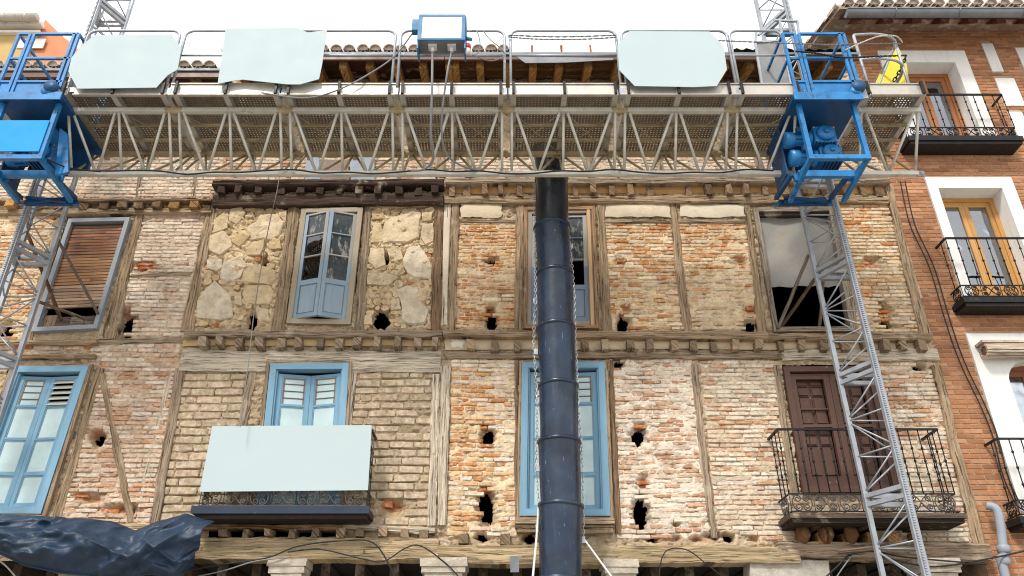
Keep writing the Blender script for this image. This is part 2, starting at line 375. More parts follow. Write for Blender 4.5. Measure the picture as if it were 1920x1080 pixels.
# panels of the frame, outlined where they stand: (house, outline, style)
PANELS = [
 (0, [(-120, 388), (108, 388), (45, 640), (-190, 640)], 'mixed'),
 (0, [(275, 392), (388, 392), (338, 632), (208, 632)], 'pinkpale'),
 (0, [(-10, 290), (425, 290), (400, 372), (-30, 372)], 'pinkpale'),
 (0, [(175, 636), (340, 640), (335, 690), (165, 690)], 'pink'),
 (0, [(190, 690), (335, 690), (284, 982), (108, 978)], 'pink'),
 (0, [(-30, 645), (175, 645), (170, 660), (-40, 660)], 'red2'),
 (1, [(405, 388), (540, 388), (510, 615), (360, 615)], 'rubble'),
 (1, [(695, 383), (815, 385), (806, 618), (678, 618)], 'rubble'),
 (1, [(345, 700), (463, 700), (455, 800), (430, 980), (295, 980)], 'adobe'),
 (1, [(669, 700), (812, 700), (803, 988), (640, 985)], 'adobe'),
 (1, [(430, 285), (833, 285), (833, 340), (402, 340)], 'pink'),
 (2, [(862, 418), (968, 418), (966, 618), (850, 618)], 'orange'),
 (2, [(1133, 419), (1257, 419), (1283, 620), (1146, 620)], 'mixed'),
 (2, [(1271, 419), (1395, 419), (1427, 620), (1297, 620)], 'mixed2'),
 (2, [(1570, 372), (1666, 372), (1730, 624), (1606, 620)], 'cream'),
 (2, [(836, 290), (1640, 290), (1655, 332), (836, 332)], 'pinkpale'),
 (2, [(847, 676), (968, 676), (968, 1006), (838, 1006)], 'mix3'),
 (2, [(1142, 674), (1296, 674), (1330, 1010), (1156, 1010)], 'mix4'),
 (2, [(1311, 676), (1450, 676), (1490, 1015), (1346, 1015)], 'pale'),
 (2, [(1630, 680), (1752, 680), (1836, 1020), (1680, 1020)], 'pale'),
]
STY['red2'] = ('red', 'pink', .3, (.5, .38, .27), .022, .10, .27, .012)
STY['mixed2'] = STY['mixed']; STY['mix3'] = STY['mixed']; STY['mix4'] = ('pale', 'soft', .30, (.68, .59, .48), .027, .060, .25, .012)
# openings and the broken holes in the walls
OPEN = [[(128, 408), (248, 405), (184, 618), (60, 624)], [(20, 690), (166, 690), (76, 964), (-75, 964)],
        [(572, 398), (683, 394), (660, 612), (534, 610)], [(500, 684), (656, 682), (636, 972), (470, 975)],
        [(984, 392), (1112, 390), (1120, 614), (982, 614)], [(977, 680), (1134, 680), (1146, 970), (972, 970)],
        [(1414, 392), (1560, 392), (1602, 620), (1452, 620)], [(1464, 686), (1640, 686), (1690, 925), (1502, 925)],
        [(395, 990), (640, 990), (640, 1009), (392, 1009)], [(1500, 992), (1640, 992), (1640, 1020), (1500, 1020)]]
OPENW = [P2(o) for o in OPEN]
HOLES = [(238, 612, 11, 20), (184, 824, 10, 11), (8, 622, 12, 14), (716, 600, 15, 15), (472, 602, 8, 13), (724, 486, 5, 8), (497, 492, 5, 5),
         (921, 602, 8, 17), (923, 491, 8, 6), (1168, 606, 9, 12), (1405, 613, 11, 9), (1662, 610, 9, 8), (915, 818, 10, 13), (912, 950, 13, 28),
         (1197, 818, 11, 14), (1202, 962, 12, 28), (1160, 683, 8, 7), (1367, 1008, 8, 5), (1222, 1008, 7, 6), (995, 1008, 10, 7), (905, 1008, 9, 6), (1722, 690, 9, 6)]
SCARS = [(1268, 1010, 9, 6), (1414, 1010, 9, 7), (1308, 1011, 12, 6), (1268, 984, 7, 6), (1340, 1006, 20, 6), (268, 500, 22, 10), (240, 585, 18, 9), (1162, 491, 10, 6), (1391, 491, 14, 9), (1406, 582, 14, 9), (1173, 578, 10, 7), (1632, 491, 13, 10), (1655, 582, 12, 14),
         (921, 580, 9, 10), (1206, 905, 11, 14), (912, 925, 13, 12), (495, 482, 8, 6), (1200, 800, 10, 8), (180, 815, 14, 9), (170, 935, 26, 10), (232, 955, 40, 9), (912, 800, 9, 7), (740, 950, 20, 14)]
def ell(L):
    o = []
    for (x, y, rx, ry) in L:
        p = Wp(x, y); s = mpp(y); k = (Wp(x, y - ry).z - Wp(x, y + ry).z) / 2
        o.append((p.x, p.z, rx * s, k))
    return o
HOLEW = ell(HOLES); SCARW = ell(SCARS)
def rho(X, Z, e, sd):
    dx = (X - e[0]) / e[2]; dz = (Z - e[1]) / e[3]; a = np.arctan2(dz, dx)
    return np.hypot(dx, dz) * (1 + .38 * (vnoise(np.cos(a) * 1.6 + 5, np.sin(a) * 1.6 + 9, sd) - .5) + .5 * (fbm(X * 22, Z * 22, sd, 2) - .5))
PW = [(h, P2(p), s) for h, p, s in PANELS]

def style_fields(X, Z, hi):
    mh = np.full(X.shape, .020); am = np.full(X.shape, .022); col = np.empty(X.shape + (3,)); col[:] = (.47, .36, .24)
    for (h, poly, s) in PW:
        if h != hi: continue
        m = inpoly(X, Z, poly)
        mh[m] = STY[s][4]; am[m] = STY[s][7]; col[m] = STY[s][3]
        if s in ('mixed2', 'mix3'):
            k = m & (fbm(X * .9, Z * .9, 5, 2) + .35 * (X - poly[0][0]) / (poly[1][0] - poly[0][0]) - .35 * (Z - poly[2][1]) / (poly[0][1] - poly[2][1]) > .58)
            mh[k] += .008
    return mh, am, col

DX = .0145
for hi, (house, Lp, Rp) in enumerate(HOUSES):
    z0, z1 = Wp(900, 1052).z, 11.25
    xs0 = min(xat(Lp, z0), xat(Lp, z1)) if hi else -10.8
    xs1 = max(xat(Rp, z0), xat(Rp, z1))
    xs = np.arange(xs0, xs1 + DX, DX); zs = np.arange(z0, z1 + DX, DX)
    X, Z = np.meshgrid(xs, zs)
    mh, am, col = style_fields(X, Z, hi)
    n1 = fbm(X * 9, Z * 11, 3, 4) - .5; n2 = fbm(X * 38, Z * 46, 11, 2) - .5; n3 = fbm(X * 1.6, Z * 1.6, 21, 3) - .5
    H = mh + am * (1.9 * n1 + 1.5 * n2) + .020 * n3 + .004 - .03 * np.clip((fbm(X * 8, Z * 44, 71, 3) - .60) * 9, 0, 1)
    rub = am > .03
    rg = 1 - np.abs(fbm(X * 8, Z * 8, 44, 3) - .5) * 5
    H = np.where(rub, H - .05 * np.clip(rg, 0, 1), H)
    Xc = (X[:-1, :-1] + DX / 2); Zc = (Z[:-1, :-1] + DX / 2)
    Lx = xat(Lp, zs) if hi else np.full(len(zs), -10.8); Rx = xat(Rp, zs)
    keep = (Xc > (Lx[:-1, None] - DX)) & (Xc < (Rx[:-1, None] + DX * .5))
    for o in OPENW: keep &= ~inpoly(Xc, Zc, o)
    for k, e in enumerate(HOLEW):
        r = rho(X, Z, e, k); H -= .13 * np.clip(1.9 - r, 0, 1) ** 1.6
        col = np.where((r < 1.6)[..., None], col * .75 + np.array((.28, .12, .05)) * .25, col)
        keep &= ~(rho(Xc, Zc, e, k) < 1)
    for k, e in enumerate(SCARW):
        r = rho(X, Z, e, k + 60); w = np.clip(1.35 - r, 0, 1); H -= .07 * w
        col = col * (1 - w[..., None] * .8) + np.array((.34, .15, .06)) * w[..., None] * .8
    j = fbm(X * 31, Z * 31, 8, 2) - .5
    V = np.stack([X + j * .02, 10 - H, Z + (fbm(X * 29, Z * 29, 9, 2) - .5) * .02], -1).reshape(-1, 3)
    tint = (fbm(X * 2.2, Z * 2.6, 31, 4) - .5)[..., None]
    col = np.clip(col * (1 + .55 * tint + .3 * n2[..., None]), .02, .9)
    idx = np.arange(X.size).reshape(X.shape)
    q = np.stack([idx[:-1, :-1], idx[:-1, 1:], idx[1:, 1:], idx[1:, :-1]], -1)[keep]
    used, inv = np.unique(q, return_inverse=True); V = V[used]; C = col.reshape(-1, 3)[used]; q = inv.reshape(-1, 4)
    off = np.array([0, 10, z0]); me = bpy.data.meshes.new('wall')
    me.vertices.add(len(V)); me.vertices.foreach_set('co', (V - off).astype(np.float32).ravel())
    me.loops.add(q.size); me.loops.foreach_set('vertex_index', q.astype(np.int32).ravel())
    me.polygons.add(len(q)); me.polygons.foreach_set('loop_start', np.arange(0, q.size, 4, dtype=np.int32))
    me.polygons.foreach_set('loop_total', np.full(len(q), 4, np.int32)); me.update(calc_edges=True)
    a = me.attributes.new('col', 'FLOAT_COLOR', 'POINT'); c4 = np.ones((len(V), 4), np.float32); c4[:, :3] = C; a.data.foreach_set('color', c4.ravel())
    me.materials.append(M['mortar']); link('wall', me, house, off)

# ------------------------------------------------------------------ bricks
def brick_geo(mb, x0, x1, z0, z1, yf, col, er=.006, dep=.05):
    e = lambda: R.uniform(.2, 1.6) * er
    cx = (x0 + x1) / 2; cz = (z0 + z1) / 2; tz = R.uniform(-.004, .004); ty = R.uniform(-.004, .004)
    o = [(x0, z0), (cx, z0), (x1, z0), (x1, cz), (x1, z1), (cx, z1), (x0, z1), (x0, cz)]
    vs_ = []
    for k, (x, z) in enumerate(o):                      # ring at the shoulder
        jx = R.uniform(-.5, .5) * er; jz = R.uniform(-.5, .5) * er
        zz = z + tz * (x - cx) / (x1 - x0) * 2 + jz
        vs_.append((x + jx, yf + er * R.uniform(.8, 1.6) + (er if k in (0, 2, 4, 6) else 0), zz))
    for k, (x, z) in enumerate(o):                      # ring of the worn front face
        ix = e() + er * .6; iz = e() * .7 + er * .3
        x2 = x + (ix if x < cx - 1e-6 else -ix if x > cx + 1e-6 else R.uniform(-.2, .2) * (x1 - x0)); z2 = z + (iz if z < cz - 1e-6 else -iz if z > cz + 1e-6 else 0)
        vs_.append((x2, yf + R.uniform(-.5, .5) * er * .5 + ty * (x2 - cx) / (x1 - x0), z2 + tz * (x2 - cx) / (x1 - x0) * 2))
    vs_.append((cx, yf - R.uniform(-.4, .8) * er * .5, cz))
    for (x, z) in (o[0], o[2], o[4], o[6]): vs_.append((x, yf + dep, z))
    fs = []
    for k in range(8):
        k2 = (k + 1) % 8; fs.append((k, k2, 8 + k2, 8 + k)); fs.append((8 + k, 8 + k2, 16))
    for k, (a, b, c) in enumerate(((0, 1, 2), (2, 3, 4), (4, 5, 6), (6, 7, 0))):
        fs.append((c, b, a, 17 + k, 17 + (k + 1) % 4))
    mb.add(vs_, fs, col)

def row_span(poly, z):
    xs = []
    for i in range(len(poly)):
        (xa, za), (xb, zb) = poly[i], poly[(i + 1) % len(poly)]
        if (za > z) != (zb > z): xs.append(xa + (xb - xa) * (z - za) / (zb - za))
    return (min(xs), max(xs)) if len(xs) >= 2 else None
def s1(f, *a): return float(f(np.array([a[0]]), np.array([a[1]]), *a[2:])[0])

BR = [[], [], []]
for (hi, poly, s) in PW:
    st = STY[s]
    if st[0] is None: continue
    zlo = min(p[1] for p in poly); zhi = max(p[1] for p in poly); pitch, blen = st[5], st[6]
    nrow = int((zhi - zlo) / pitch); pitch = (zhi - zlo) / max(nrow, 1)
    cand = []
    for r in range(nrow):
        z = zlo + (r + .5) * pitch; sp = row_span(poly, z)
        if not sp: continue
        x = sp[0] - R.uniform(0, blen) * .9
        while x < sp[1]:
            L = blen * (R.uniform(.82, 1.12) if R.random() > .16 else R.uniform(.42, .6))
            a = max(x, sp[0]); b = min(x + L - .010, sp[1]); x += L
            if b - a > .04: cand.append((a, b, z))
    if not cand: continue
    ca = np.array(cand); cx = (ca[:, 0] + ca[:, 1]) / 2; cz = ca[:, 2]
    bad = np.zeros(len(ca), bool)
    for o in OPENW: bad |= inpoly(cx, cz, o)
    for k, e in enumerate(HOLEW): bad |= (np.hypot((cx - e[0]) / (e[2] + .07), (cz - e[1]) / (e[3] + .03)) < 1)
    scar = np.zeros(len(ca), bool)
    for e in SCARW: scar |= (np.hypot((cx - e[0]) / (e[2] + .05), (cz - e[1]) / (e[3] + .02)) < 1)
    wave = (fbm(cx * .8, cz * .3, 77, 2) - .5) * .05; tone = fbm(cx * 1.7, cz * 2.1, 55, 3); lim = fbm(cx * .9, cz * .9, 5, 2)
    for i, (a, b, z) in enumerate(cand):
        if bad[i] or R.random() < .012: continue
        acc = st[2] + (tone[i] - .5) * 1.1
        u = (cx[i] - poly[0][0]) / (poly[1][0] - poly[0][0]); v = (cz[i] - zlo) / (zhi - zlo)
        main = st[0]; accp = st[1]
        if s == 'mixed2': acc += (.5 - v) * .9 + .15
        elif s == 'mix3': acc += (u - .4) * .8 - .1; accp = 'pale'
        elif s == 'mix4': acc = .30 + .7 * max(0, 1 - abs(v - .58) * 3) * (.3 + u) + (tone[i] - .5)
        elif s == 'pale': acc += .25 * max(0, v - .5) + .10
        elif s == 'pink' and hi == 0: acc += .18
        pal = PAL[accp if R.random() < acc else main]
        if scar[i]:
            if R.random() < .55: continue
            pal = PAL['red']
        c = pal[R.randrange(len(pal))]; k = R.uniform(.86, 1.12) * (1 + .25 * (tone[i] - .5)); c = tuple(min(.85, q * k * R.uniform(.97, 1.03)) for q in c)
        d = .034 + R.uniform(-.005, .006) - (.03 if scar[i] else 0)
        h2 = pitch * (.42 if s == 'adobe' else .385) * R.uniform(.88, 1.08)
        BR[hi].append((a, b, z + wave[i] - h2, z + wave[i] + h2, 10 - d, c, .009 if s == 'adobe' else .0065))
for hi, L in enumerate(BR):
    house = HOUSES[hi][0]
    def size(b):
        p = to_px((b[0], 10, b[2])); q = to_px((b[1], 10, b[3]))
        seen = -5 < p[0] < 1925 and 345 < p[1] < 1050
        return (q[0] - p[0]) * abs(p[1] - q[1]) if seen else 0
    L.sort(key=size, reverse=True)
    for b in L[:290]:
        mb = MB(); brick_geo(mb, *b[:6], er=b[6]); mb.build('brick', M['brick'], house)
    mb = MB()
    for b in L[290:]: brick_geo(mb, *b[:6], er=b[6])
    if L[290:]: mb.build('brickwork', M['brick'], house)['kind'] = 'stuff'

# ------------------------------------------------------------------ rubble stones of the middle house
def stone(mb, poly, y, dep, col, flat=.5):
    cx = sum(p[0] for p in poly) / len(poly); cz = sum(p[1] for p in poly) / len(poly)
    pts = []
    for i in range(len(poly)):
        a = Vector(poly[i]); b = Vector(poly[(i + 1) % len(poly)])
        n = max(1, int((b - a).length / .07))
        for k in range(n):
            p = a.lerp(b, k / n); pts.append(p + Vector((R.uniform(-.008, .008), R.uniform(-.008, .008))))
    n = len(pts); c = Vector((cx, cz)); vs_ = []
    for ring, (s_, yy) in enumerate(((1.02, y + .05), (1.0, y - dep * .7), (.955, y - dep * 1.0), (.66, y - dep * 1.0), (.33, y - dep * 1.02))):
        for p in pts:
            q = c + (p - c) * (s_ * (1 if ring < 2 else R.uniform(.97, 1.02)))
            ny = (s1(fbm, q.x * 6, q.y * 6, 90, 3) - .5) * .06 if ring > 1 else 0
            vs_.append((q.x, yy + ny, q.y))
    vs_.append((cx, y - dep * 1.08, cz)); fs = []
    for r in range(4):
        for i in range(n):
            j2 = (i + 1) % n; fs.append((r * n + i, r * n + j2, (r + 1) * n + j2, (r + 1) * n + i))
    for i in range(n): fs.append((4 * n + i, 4 * n + (i + 1) % n, 5 * n))
    if sum((poly[i][0] * poly[(i + 1) % len(poly)][1] - poly[(i + 1) % len(poly)][0] * poly[i][1]) for i in range(len(poly))) < 0:
        fs = [tuple(reversed(f)) for f in fs]
    mb.add(vs_, fs, col)
T1 = (.62, .48, .30); T2 = (.66, .53, .36); T3 = (.67, .57, .43); T4 = (.57, .42, .24)
BIG = [
 (T1, (175, 170), (240, 130), (275, 150), (265, 240), (160, 275)), (T1, (280, 100), (370, 90), (395, 130), (330, 215), (275, 190)),
 (T2, (390, 235), (470, 190), (500, 140), (560, 130), (640, 140), (672, 200), (640, 290), (560, 320), (440, 315)),
 (T2, (135, 290), (240, 255), (275, 290), (300, 365), (210, 430), (125, 400)), (T1, (440, 330), (535, 320), (520, 390), (500, 430), (400, 430), (400, 380)),
 (T4, (290, 270), (350, 260), (420, 300), (350, 370), (300, 340)), (T3, (110, 460), (220, 460), (225, 520), (190, 550), (120, 530)),
 (T3, (230, 490), (280, 450), (370, 450), (400, 490), (350, 590), (260, 630), (210, 600)), (T1, (380, 520), (470, 490), (610, 540), (610, 610), (570, 650), (400, 625), (370, 590)),
 (T3, (175, 610), (210, 650), (270, 700), (305, 800), (305, 880), (200, 900), (40, 880), (45, 760), (90, 690)),
 (T1, (390, 650), (570, 650), (600, 700), (570, 790), (450, 790), (400, 780), (370, 720)), (T2, (310, 700), (360, 690), (370, 800), (320, 790)),
 (T4, (560, 330), (640, 320), (650, 380), (560, 390)), (T2, (470, 810), (560, 820), (570, 900), (480, 900)), (T1, (630, 110), (690, 110), (685, 190), (640, 160)),
 (T2, (1400, 170), (1600, 115), (1655, 125), (1645, 300), (1560, 340), (1385, 345), (1370, 280)), (T1, (1660, 120), (1745, 120), (1730, 180), (1665, 190)),
 (T2, (1660, 210), (1745, 200), (1750, 330), (1690, 360), (1655, 300)), (T1, (1310, 200), (1370, 200), (1400, 330), (1300, 340)),
 (T3, (1560, 370), (1650, 360), (1700, 430), (1735, 510), (1725, 600), (1620, 600), (1560, 560), (1520, 490)), (T2, (1290, 380), (1390, 380), (1400, 500), (1330, 530), (1280, 480)),
 (T2, (1410, 390), (1510, 380), (1530, 460), (1440, 480)), (T2, (1270, 560), (1400, 555), (1500, 590), (1430, 640), (1270, 640)),
 (T3, (1480, 680), (1560, 650), (1640, 660), (1650, 760), (1715, 830), (1690, 920), (1600, 940), (1520, 910), (1520, 780)), (T2, (1440, 750), (1500, 740), (1510, 820), (1440, 830)),
 (T4, (1300, 120), (1380, 110), (1390, 160), (1310, 170)), (T1, (1250, 860), (1300, 850), (1310, 930), (1250, 930))]
bigw = []
for c, *pl in BIG:
    poly = P2([(360 + x / 3.856, 370 + y / 3.856) for x, y in pl]); bigw.append(poly)
    mb = MB(); stone(mb, poly, 9.985, .045, (lambda kk: tuple(q * kk for q in c))(R.uniform(.9, 1.03))); mb.build('rubble_stone', M['stone'], houseB)
small = []
for pi in (6, 7):
    poly = PW[pi][1]; xs = [p[0] for p in poly]; zs = [p[1] for p in poly]; z = min(zs) + .05
    while z < max(zs) - .03:
        x = min(xs)
        while x < max(xs):
            r = R.uniform(.035, .075); px_, pz_ = x + R.uniform(-.02, .02), z + R.uniform(-.02, .02); x += r * 1.9
            if not inpoly(np.array([px_]), np.array([pz_]), poly)[0]: continue
            if any(inpoly(np.array([px_]), np.array([pz_]), b)[0] for b in bigw + OPENW): continue
            if any(math.hypot((px_ - e[0]) / (e[2] + .04), (pz_ - e[1]) / (e[3] + .04)) < 1 for e in HOLEW): continue
            n = R.randint(5, 7); a0 = R.random() * 6
            small.append((r, [(px_ + math.cos(a0 + 6.283 * k / n) * r * R.uniform(.8, 1.15), pz_ + math.sin(a0 + 6.283 * k / n) * r * R.uniform(.6, .95)) for k in range(n)]))
        z += .095
small.sort(key=lambda q: -q[0])
mbs = MB()
for i, (r, poly) in enumerate(small):
    pal = [T1, T1, T2, T4, (.48, .36, .22), (.46, .17, .07) if R.random() < .25 else T1]; c = pal[R.randrange(6)]
    if i < 110:
        mb = MB(); stone(mb, poly, 9.985, .022, c); mb.build('small_stone', M['stone'], houseB)
    else: stone(mbs, poly, 9.985, .018, c)
if mbs.v: mbs.build('rubble', M['stone'], houseB)['kind'] = 'stuff'

# ------------------------------------------------------------------ timbers
WC = {'grey': (.33, .25, .175), 'tan': (.36, .26, .165), 'pale': (.54, .465, .36), 'brown': (.24, .155, .095), 'dark': (.068, .044, .034), 'orange': (.46, .25, .09), 'yellow': (.42, .32, .19)}
def timber(house, name, pts, Yf=9.93, dep=.16, col='grey', rough=1.0, label=None):
    """pts: (x, y, width) along the piece as seen on the facade; an uneven hewn timber with real thickness"""
    if 'post' in name or 'brace' in name: Yf += .018
    W3 = [Wp(x, y, Yf) for x, y, w in pts]; wid = [w * .92 * mpp(y, Yf) for x, y, w in pts]
    vert = abs(W3[-1].z - W3[0].z) > abs(W3[-1].x - W3[0].x)
    L = sum((W3[i + 1] - W3[i]).length for i in range(len(W3) - 1)); n = max(4, int(L / .035)); nc = 7
    cum = [0]
    for i in range(len(W3) - 1): cum.append(cum[-1] + (W3[i + 1] - W3[i]).length)
    vs_ = []; gr = []; cc = []; k = R.random() * 60; c = WC[col]
    for i in range(n + 1):
        s_ = L * i / n
        px_ = float(np.interp(s_, cum, [p.x for p in W3])); pz_ = float(np.interp(s_, cum, [p.z for p in W3])); w = float(np.interp(s_, cum, wid))
        d = (W3[min(len(W3) - 1, 1)] - W3[0]) if len(W3) == 2 else (W3[-1] - W3[0]); d = d.normalized(); nx, nz_ = d.z, -d.x
        el = (f1(s_ * 3 + k, 1, 5) - .5) * .03 * rough + (f1(s_ * 16 + k, 1, 6, 2) - .5) * .014 * rough
        er_ = (f1(s_ * 3 + k, 9, 7) - .5) * .03 * rough + (f1(s_ * 16 + k, 9, 8, 2) - .5) * .014 * rough
        t_ = 1 + .35 * (f1(s_ * 1.1 + k, 4, 9) - .5)
        for q in range(nc + 2):
            u = 0 if q == 0 else 1 if q == nc + 1 else (q - 1) / (nc - 1)
            o = (u - .5) * w + (1 - u) * el + u * er_
            if q in (0, nc + 1): y = Yf + dep
            else:
                y = Yf + (f1(s_ * 2.4 + k, u * w * 34 + k, 3, 3) - .5) * .026 * rough + (.012 if q in (1, nc) else 0) + (f1(s_ * 1.3 + k, u * w * 90 + k, 4, 2) > .66) * .012 * rough
            vs_.append((px_ + nx * o, y, pz_ + nz_ * o)); gr.append((s_ + k, u * w + k, k)); cc.append(tuple(v * t_ for v in c))
    fs = []; m = nc + 2
    for i in range(n):
        for q in range(m - 1):
            a = i * m + q; fs.append((a, a + 1, a + m + 1, a + m))
    fs.append(tuple(range(m))); fs.append(tuple(n * m + q for q in range(m - 1, -1, -1)))
    if not vert: pass
    mb = MB(); mb.add(vs_, fs, cc, gr)
    o = mb.build(name, M['wood'], house)
    import bmesh
    bm = bmesh.new(); bm.from_mesh(o.data); bmesh.ops.recalc_face_normals(bm, faces=bm.faces); bm.to_mesh(o.data); bm.free()
    if label: o['label'] = label
    return o
A, B, C = houseA, houseB, houseC
for h, nm, pts, yf, dp, cl in [
 (A, 'timber_post', [(262, 392, 19), (232, 515, 24), (203, 634, 32)], 9.93, .16, 'tan'), (A, 'timber_post', [(397, 386, 18), (350, 620, 25)], 9.93, .16, 'tan'),
 (A, 'timber_post', [(118, 392, 18), (48, 640, 20)], 9.93, .16, 'tan'), (A, 'timber_post', [(186, 690, 16), (104, 972, 22)], 9.93, .16, 'tan'),
 (A, 'timber_brace', [(192, 700, 15), (209, 795, 14), (246, 978, 16)], 9.935, .1, 'tan'), (A, 'timber_post', [(338, 690, 21), (288, 980, 20)], 9.92, .16, 'grey'),
 (A, 'timber_post', [(318, 700, 12), (266, 940, 18)], 9.95, .1, 'pale'),
 (A, 'timber_post', [(372, 290, 12), (362, 372, 12)], 9.94, .1, 'grey'), (A, 'timber_post', [(270, 290, 12), (258, 372, 13)], 9.94, .1, 'grey'),
 (A, 'timber_beam', [(-160, 397, 12), (396, 395, 13)], 9.91, .2, 'tan'), (A, 'timber_beam', [(-160, 375, 6), (396, 374, 7)], 9.86, .2, 'brown'),
 (A, 'timber_beam', [(-60, 640, 12), (180, 640, 11)], 9.90, .2, 'tan'), (A, 'timber_beam', [(-60, 668, 12), (178, 667, 10)], 9.91, .2, 'tan'),
 (A, 'timber_beam', [(178, 640, 12), (345, 636, 14)], 9.94, .16, 'grey'), (A, 'timber_beam', [(-80, 985, 14), (290, 990, 16)], 9.92, .2, 'yellow'),
 (A, 'timber_beam', [(245, 516, 8), (358, 512, 9)], 9.955, .1, 'grey'),
 (B, 'lintel_beam', [(398, 342, 15), (832, 340, 15)], 9.80, .25, 'dark'), (B, 'lintel_beam', [(398, 374, 26), (831, 371, 27)], 9.86, .25, 'dark'),
 (B, 'timber_post', [(551, 386, 22), (521, 620, 27)], 9.92, .16, 'tan'), (B, 'timber_post', [(690, 384, 14), (673, 622, 20)], 9.92, .16, 'grey'),
 (B, 'timber_post', [(823, 384, 19), (816, 622, 20)], 9.92, .16, 'brown'), (B, 'timber_beam', [(345, 625, 14), (829, 625, 14)], 9.83, .22, 'grey'),
 (B, 'timber_beam', [(692, 386, 8), (818, 384, 9)], 9.93, .12, 'tan'),
 (B, 'timber_beam', [(338, 675, 46), (500, 677, 46)], 9.925, .16, 'pale'), (B, 'timber_beam', [(498, 667, 27), (658, 667, 27)], 9.925, .16, 'pale'), (B, 'timber_beam', [(656, 677, 46), (826, 677, 46)], 9.925, .16, 'pale'),
 (B, 'timber_post', [(472, 698, 18), (452, 805, 17)], 9.93, .14, 'grey'), (B, 'timber_post', [(660, 699, 20), (650, 800, 20), (640, 900, 12)], 9.93, .14, 'pale'),
 (B, 'timber_post', [(818, 701, 16), (809, 985, 17)], 9.92, .16, 'pale'), (B, 'timber_post', [(836, 686, 19), (828, 984, 19)], 9.90, .16, 'pale'),
 (B, 'timber_beam', [(640, 985, 12), (815, 995, 14)], 9.90, .2, 'pale'), (B, 'timber_beam', [(290, 985, 9), (640, 988, 10)], 9.88, .2, 'brown'),
 (B, 'timber_beam', [(283, 1029, 42), (822, 1028, 44)], 9.84, .3, 'yellow'), (B, 'timber_post', [(338, 700, 8), (296, 960, 9)], 9.95, .1, 'pale'),
 (C, 'timber_beam', [(835, 338, 14), (1668, 336, 15)], 9.84, .25, 'grey'), (C, 'timber_beam', [(833, 373, 17), (1666, 372, 17)], 9.90, .2, 'tan'),
 (C, 'timber_post', [(854, 382, 16), (847, 620, 16)], 9.92, .16, 'tan'), (C, 'timber_post', [(975, 380, 17), (974, 622, 21)], 9.92, .16, 'tan'),
 (C, 'timber_post', [(1126, 380, 17), (1139, 622, 19)], 9.92, .16, 'tan'), (C, 'timber_post', [(1262, 380, 16), (1274, 500, 17), (1289, 622, 17)], 9.93, .16, 'tan'),
 (C, 'timber_post', [(1400, 378, 12), (1431, 622, 19)], 9.92, .16, 'tan'), (C, 'timber_post', [(1668, 345, 14), (1690, 450, 17), (1737, 626, 22)], 9.91, .18, 'tan'),
 (C, 'timber_post', [(1568, 380, 12), (1604, 620, 16)], 9.93, .16, 'tan'),
 (C, 'timber_beam', [(1133, 414, 9), (1256, 414, 9)], 9.945, .1, 'grey'), (C, 'timber_beam', [(1271, 414, 9), (1398, 414, 9)], 9.945, .1, 'grey'), (C, 'timber_beam', [(862, 414, 7), (968, 414, 7)], 9.95, .1, 'grey'),
 (C, 'timber_beam', [(832, 623, 14), (1440, 628, 16)], 9.83, .22, 'tan'), (C, 'timber_beam', [(1436, 630, 15), (1748, 630, 16)], 9.835, .22, 'tan'),
 (C, 'timber_beam', [(834, 664, 14), (1470, 665, 16)], 9.92, .16, 'grey'), (C, 'timber_beam', [(1466, 664, 22), (1760, 664, 26)], 9.92, .16, 'pale'),
 (C, 'timber_post', [(968, 676, 9), (969, 990, 10)], 9.93, .12, 'brown'), (C, 'timber_post', [(1146, 674, 8), (1160, 1000, 13)], 9.93, .12, 'brown'),
 (C, 'timber_post', [(1302, 683, 13), (1312, 780, 15), (1322, 880, 17), (1341, 1008, 16)], 9.93, .12, 'grey'),
 (C, 'timber_post', [(1456, 684, 13), (1490, 925, 17)], 9.93, .14, 'grey'), (C, 'timber_post', [(1632, 684, 17), (1690, 930, 18)], 9.93, .14, 'tan'),
 (C, 'timber_post', [(1757, 684, 18), (1790, 830, 20), (1848, 1050, 26)], 9.90, .2, 'tan'),
 (C, 'timber_beam', [(820, 1038, 36), (1160, 1040, 36)], 9.84, .3, 'yellow'), (C, 'timber_beam', [(1158, 1038, 34), (1500, 1040, 34)], 9.845, .3, 'yellow'), (C, 'timber_beam', [(1460, 1028, 30), (1860, 1034, 34)], 9.835, .3, 'grey'),
 (C, 'timber_beam', [(970, 994, 9), (1150, 994, 9)], 9.89, .2, 'tan'),
 (C, 'timber_post', [(880, 290, 14), (878, 330, 14)], 9.93, .12, 'grey'), (C, 'timber_post', [(826, 290, 22), (826, 332, 22)], 9.93, .12, 'grey'), (C, 'timber_post', [(1105, 290, 14), (1108, 330, 14)], 9.93, .12, 'grey'),
 (C, 'timber_post', [(1235, 290, 14), (1240, 330, 14)], 9.93, .12, 'grey'), (C, 'timber_post', [(1420, 290, 14), (1430, 330, 14)], 9.93, .12, 'grey')]:
    timber(h, nm, pts, yf, dp, cl)

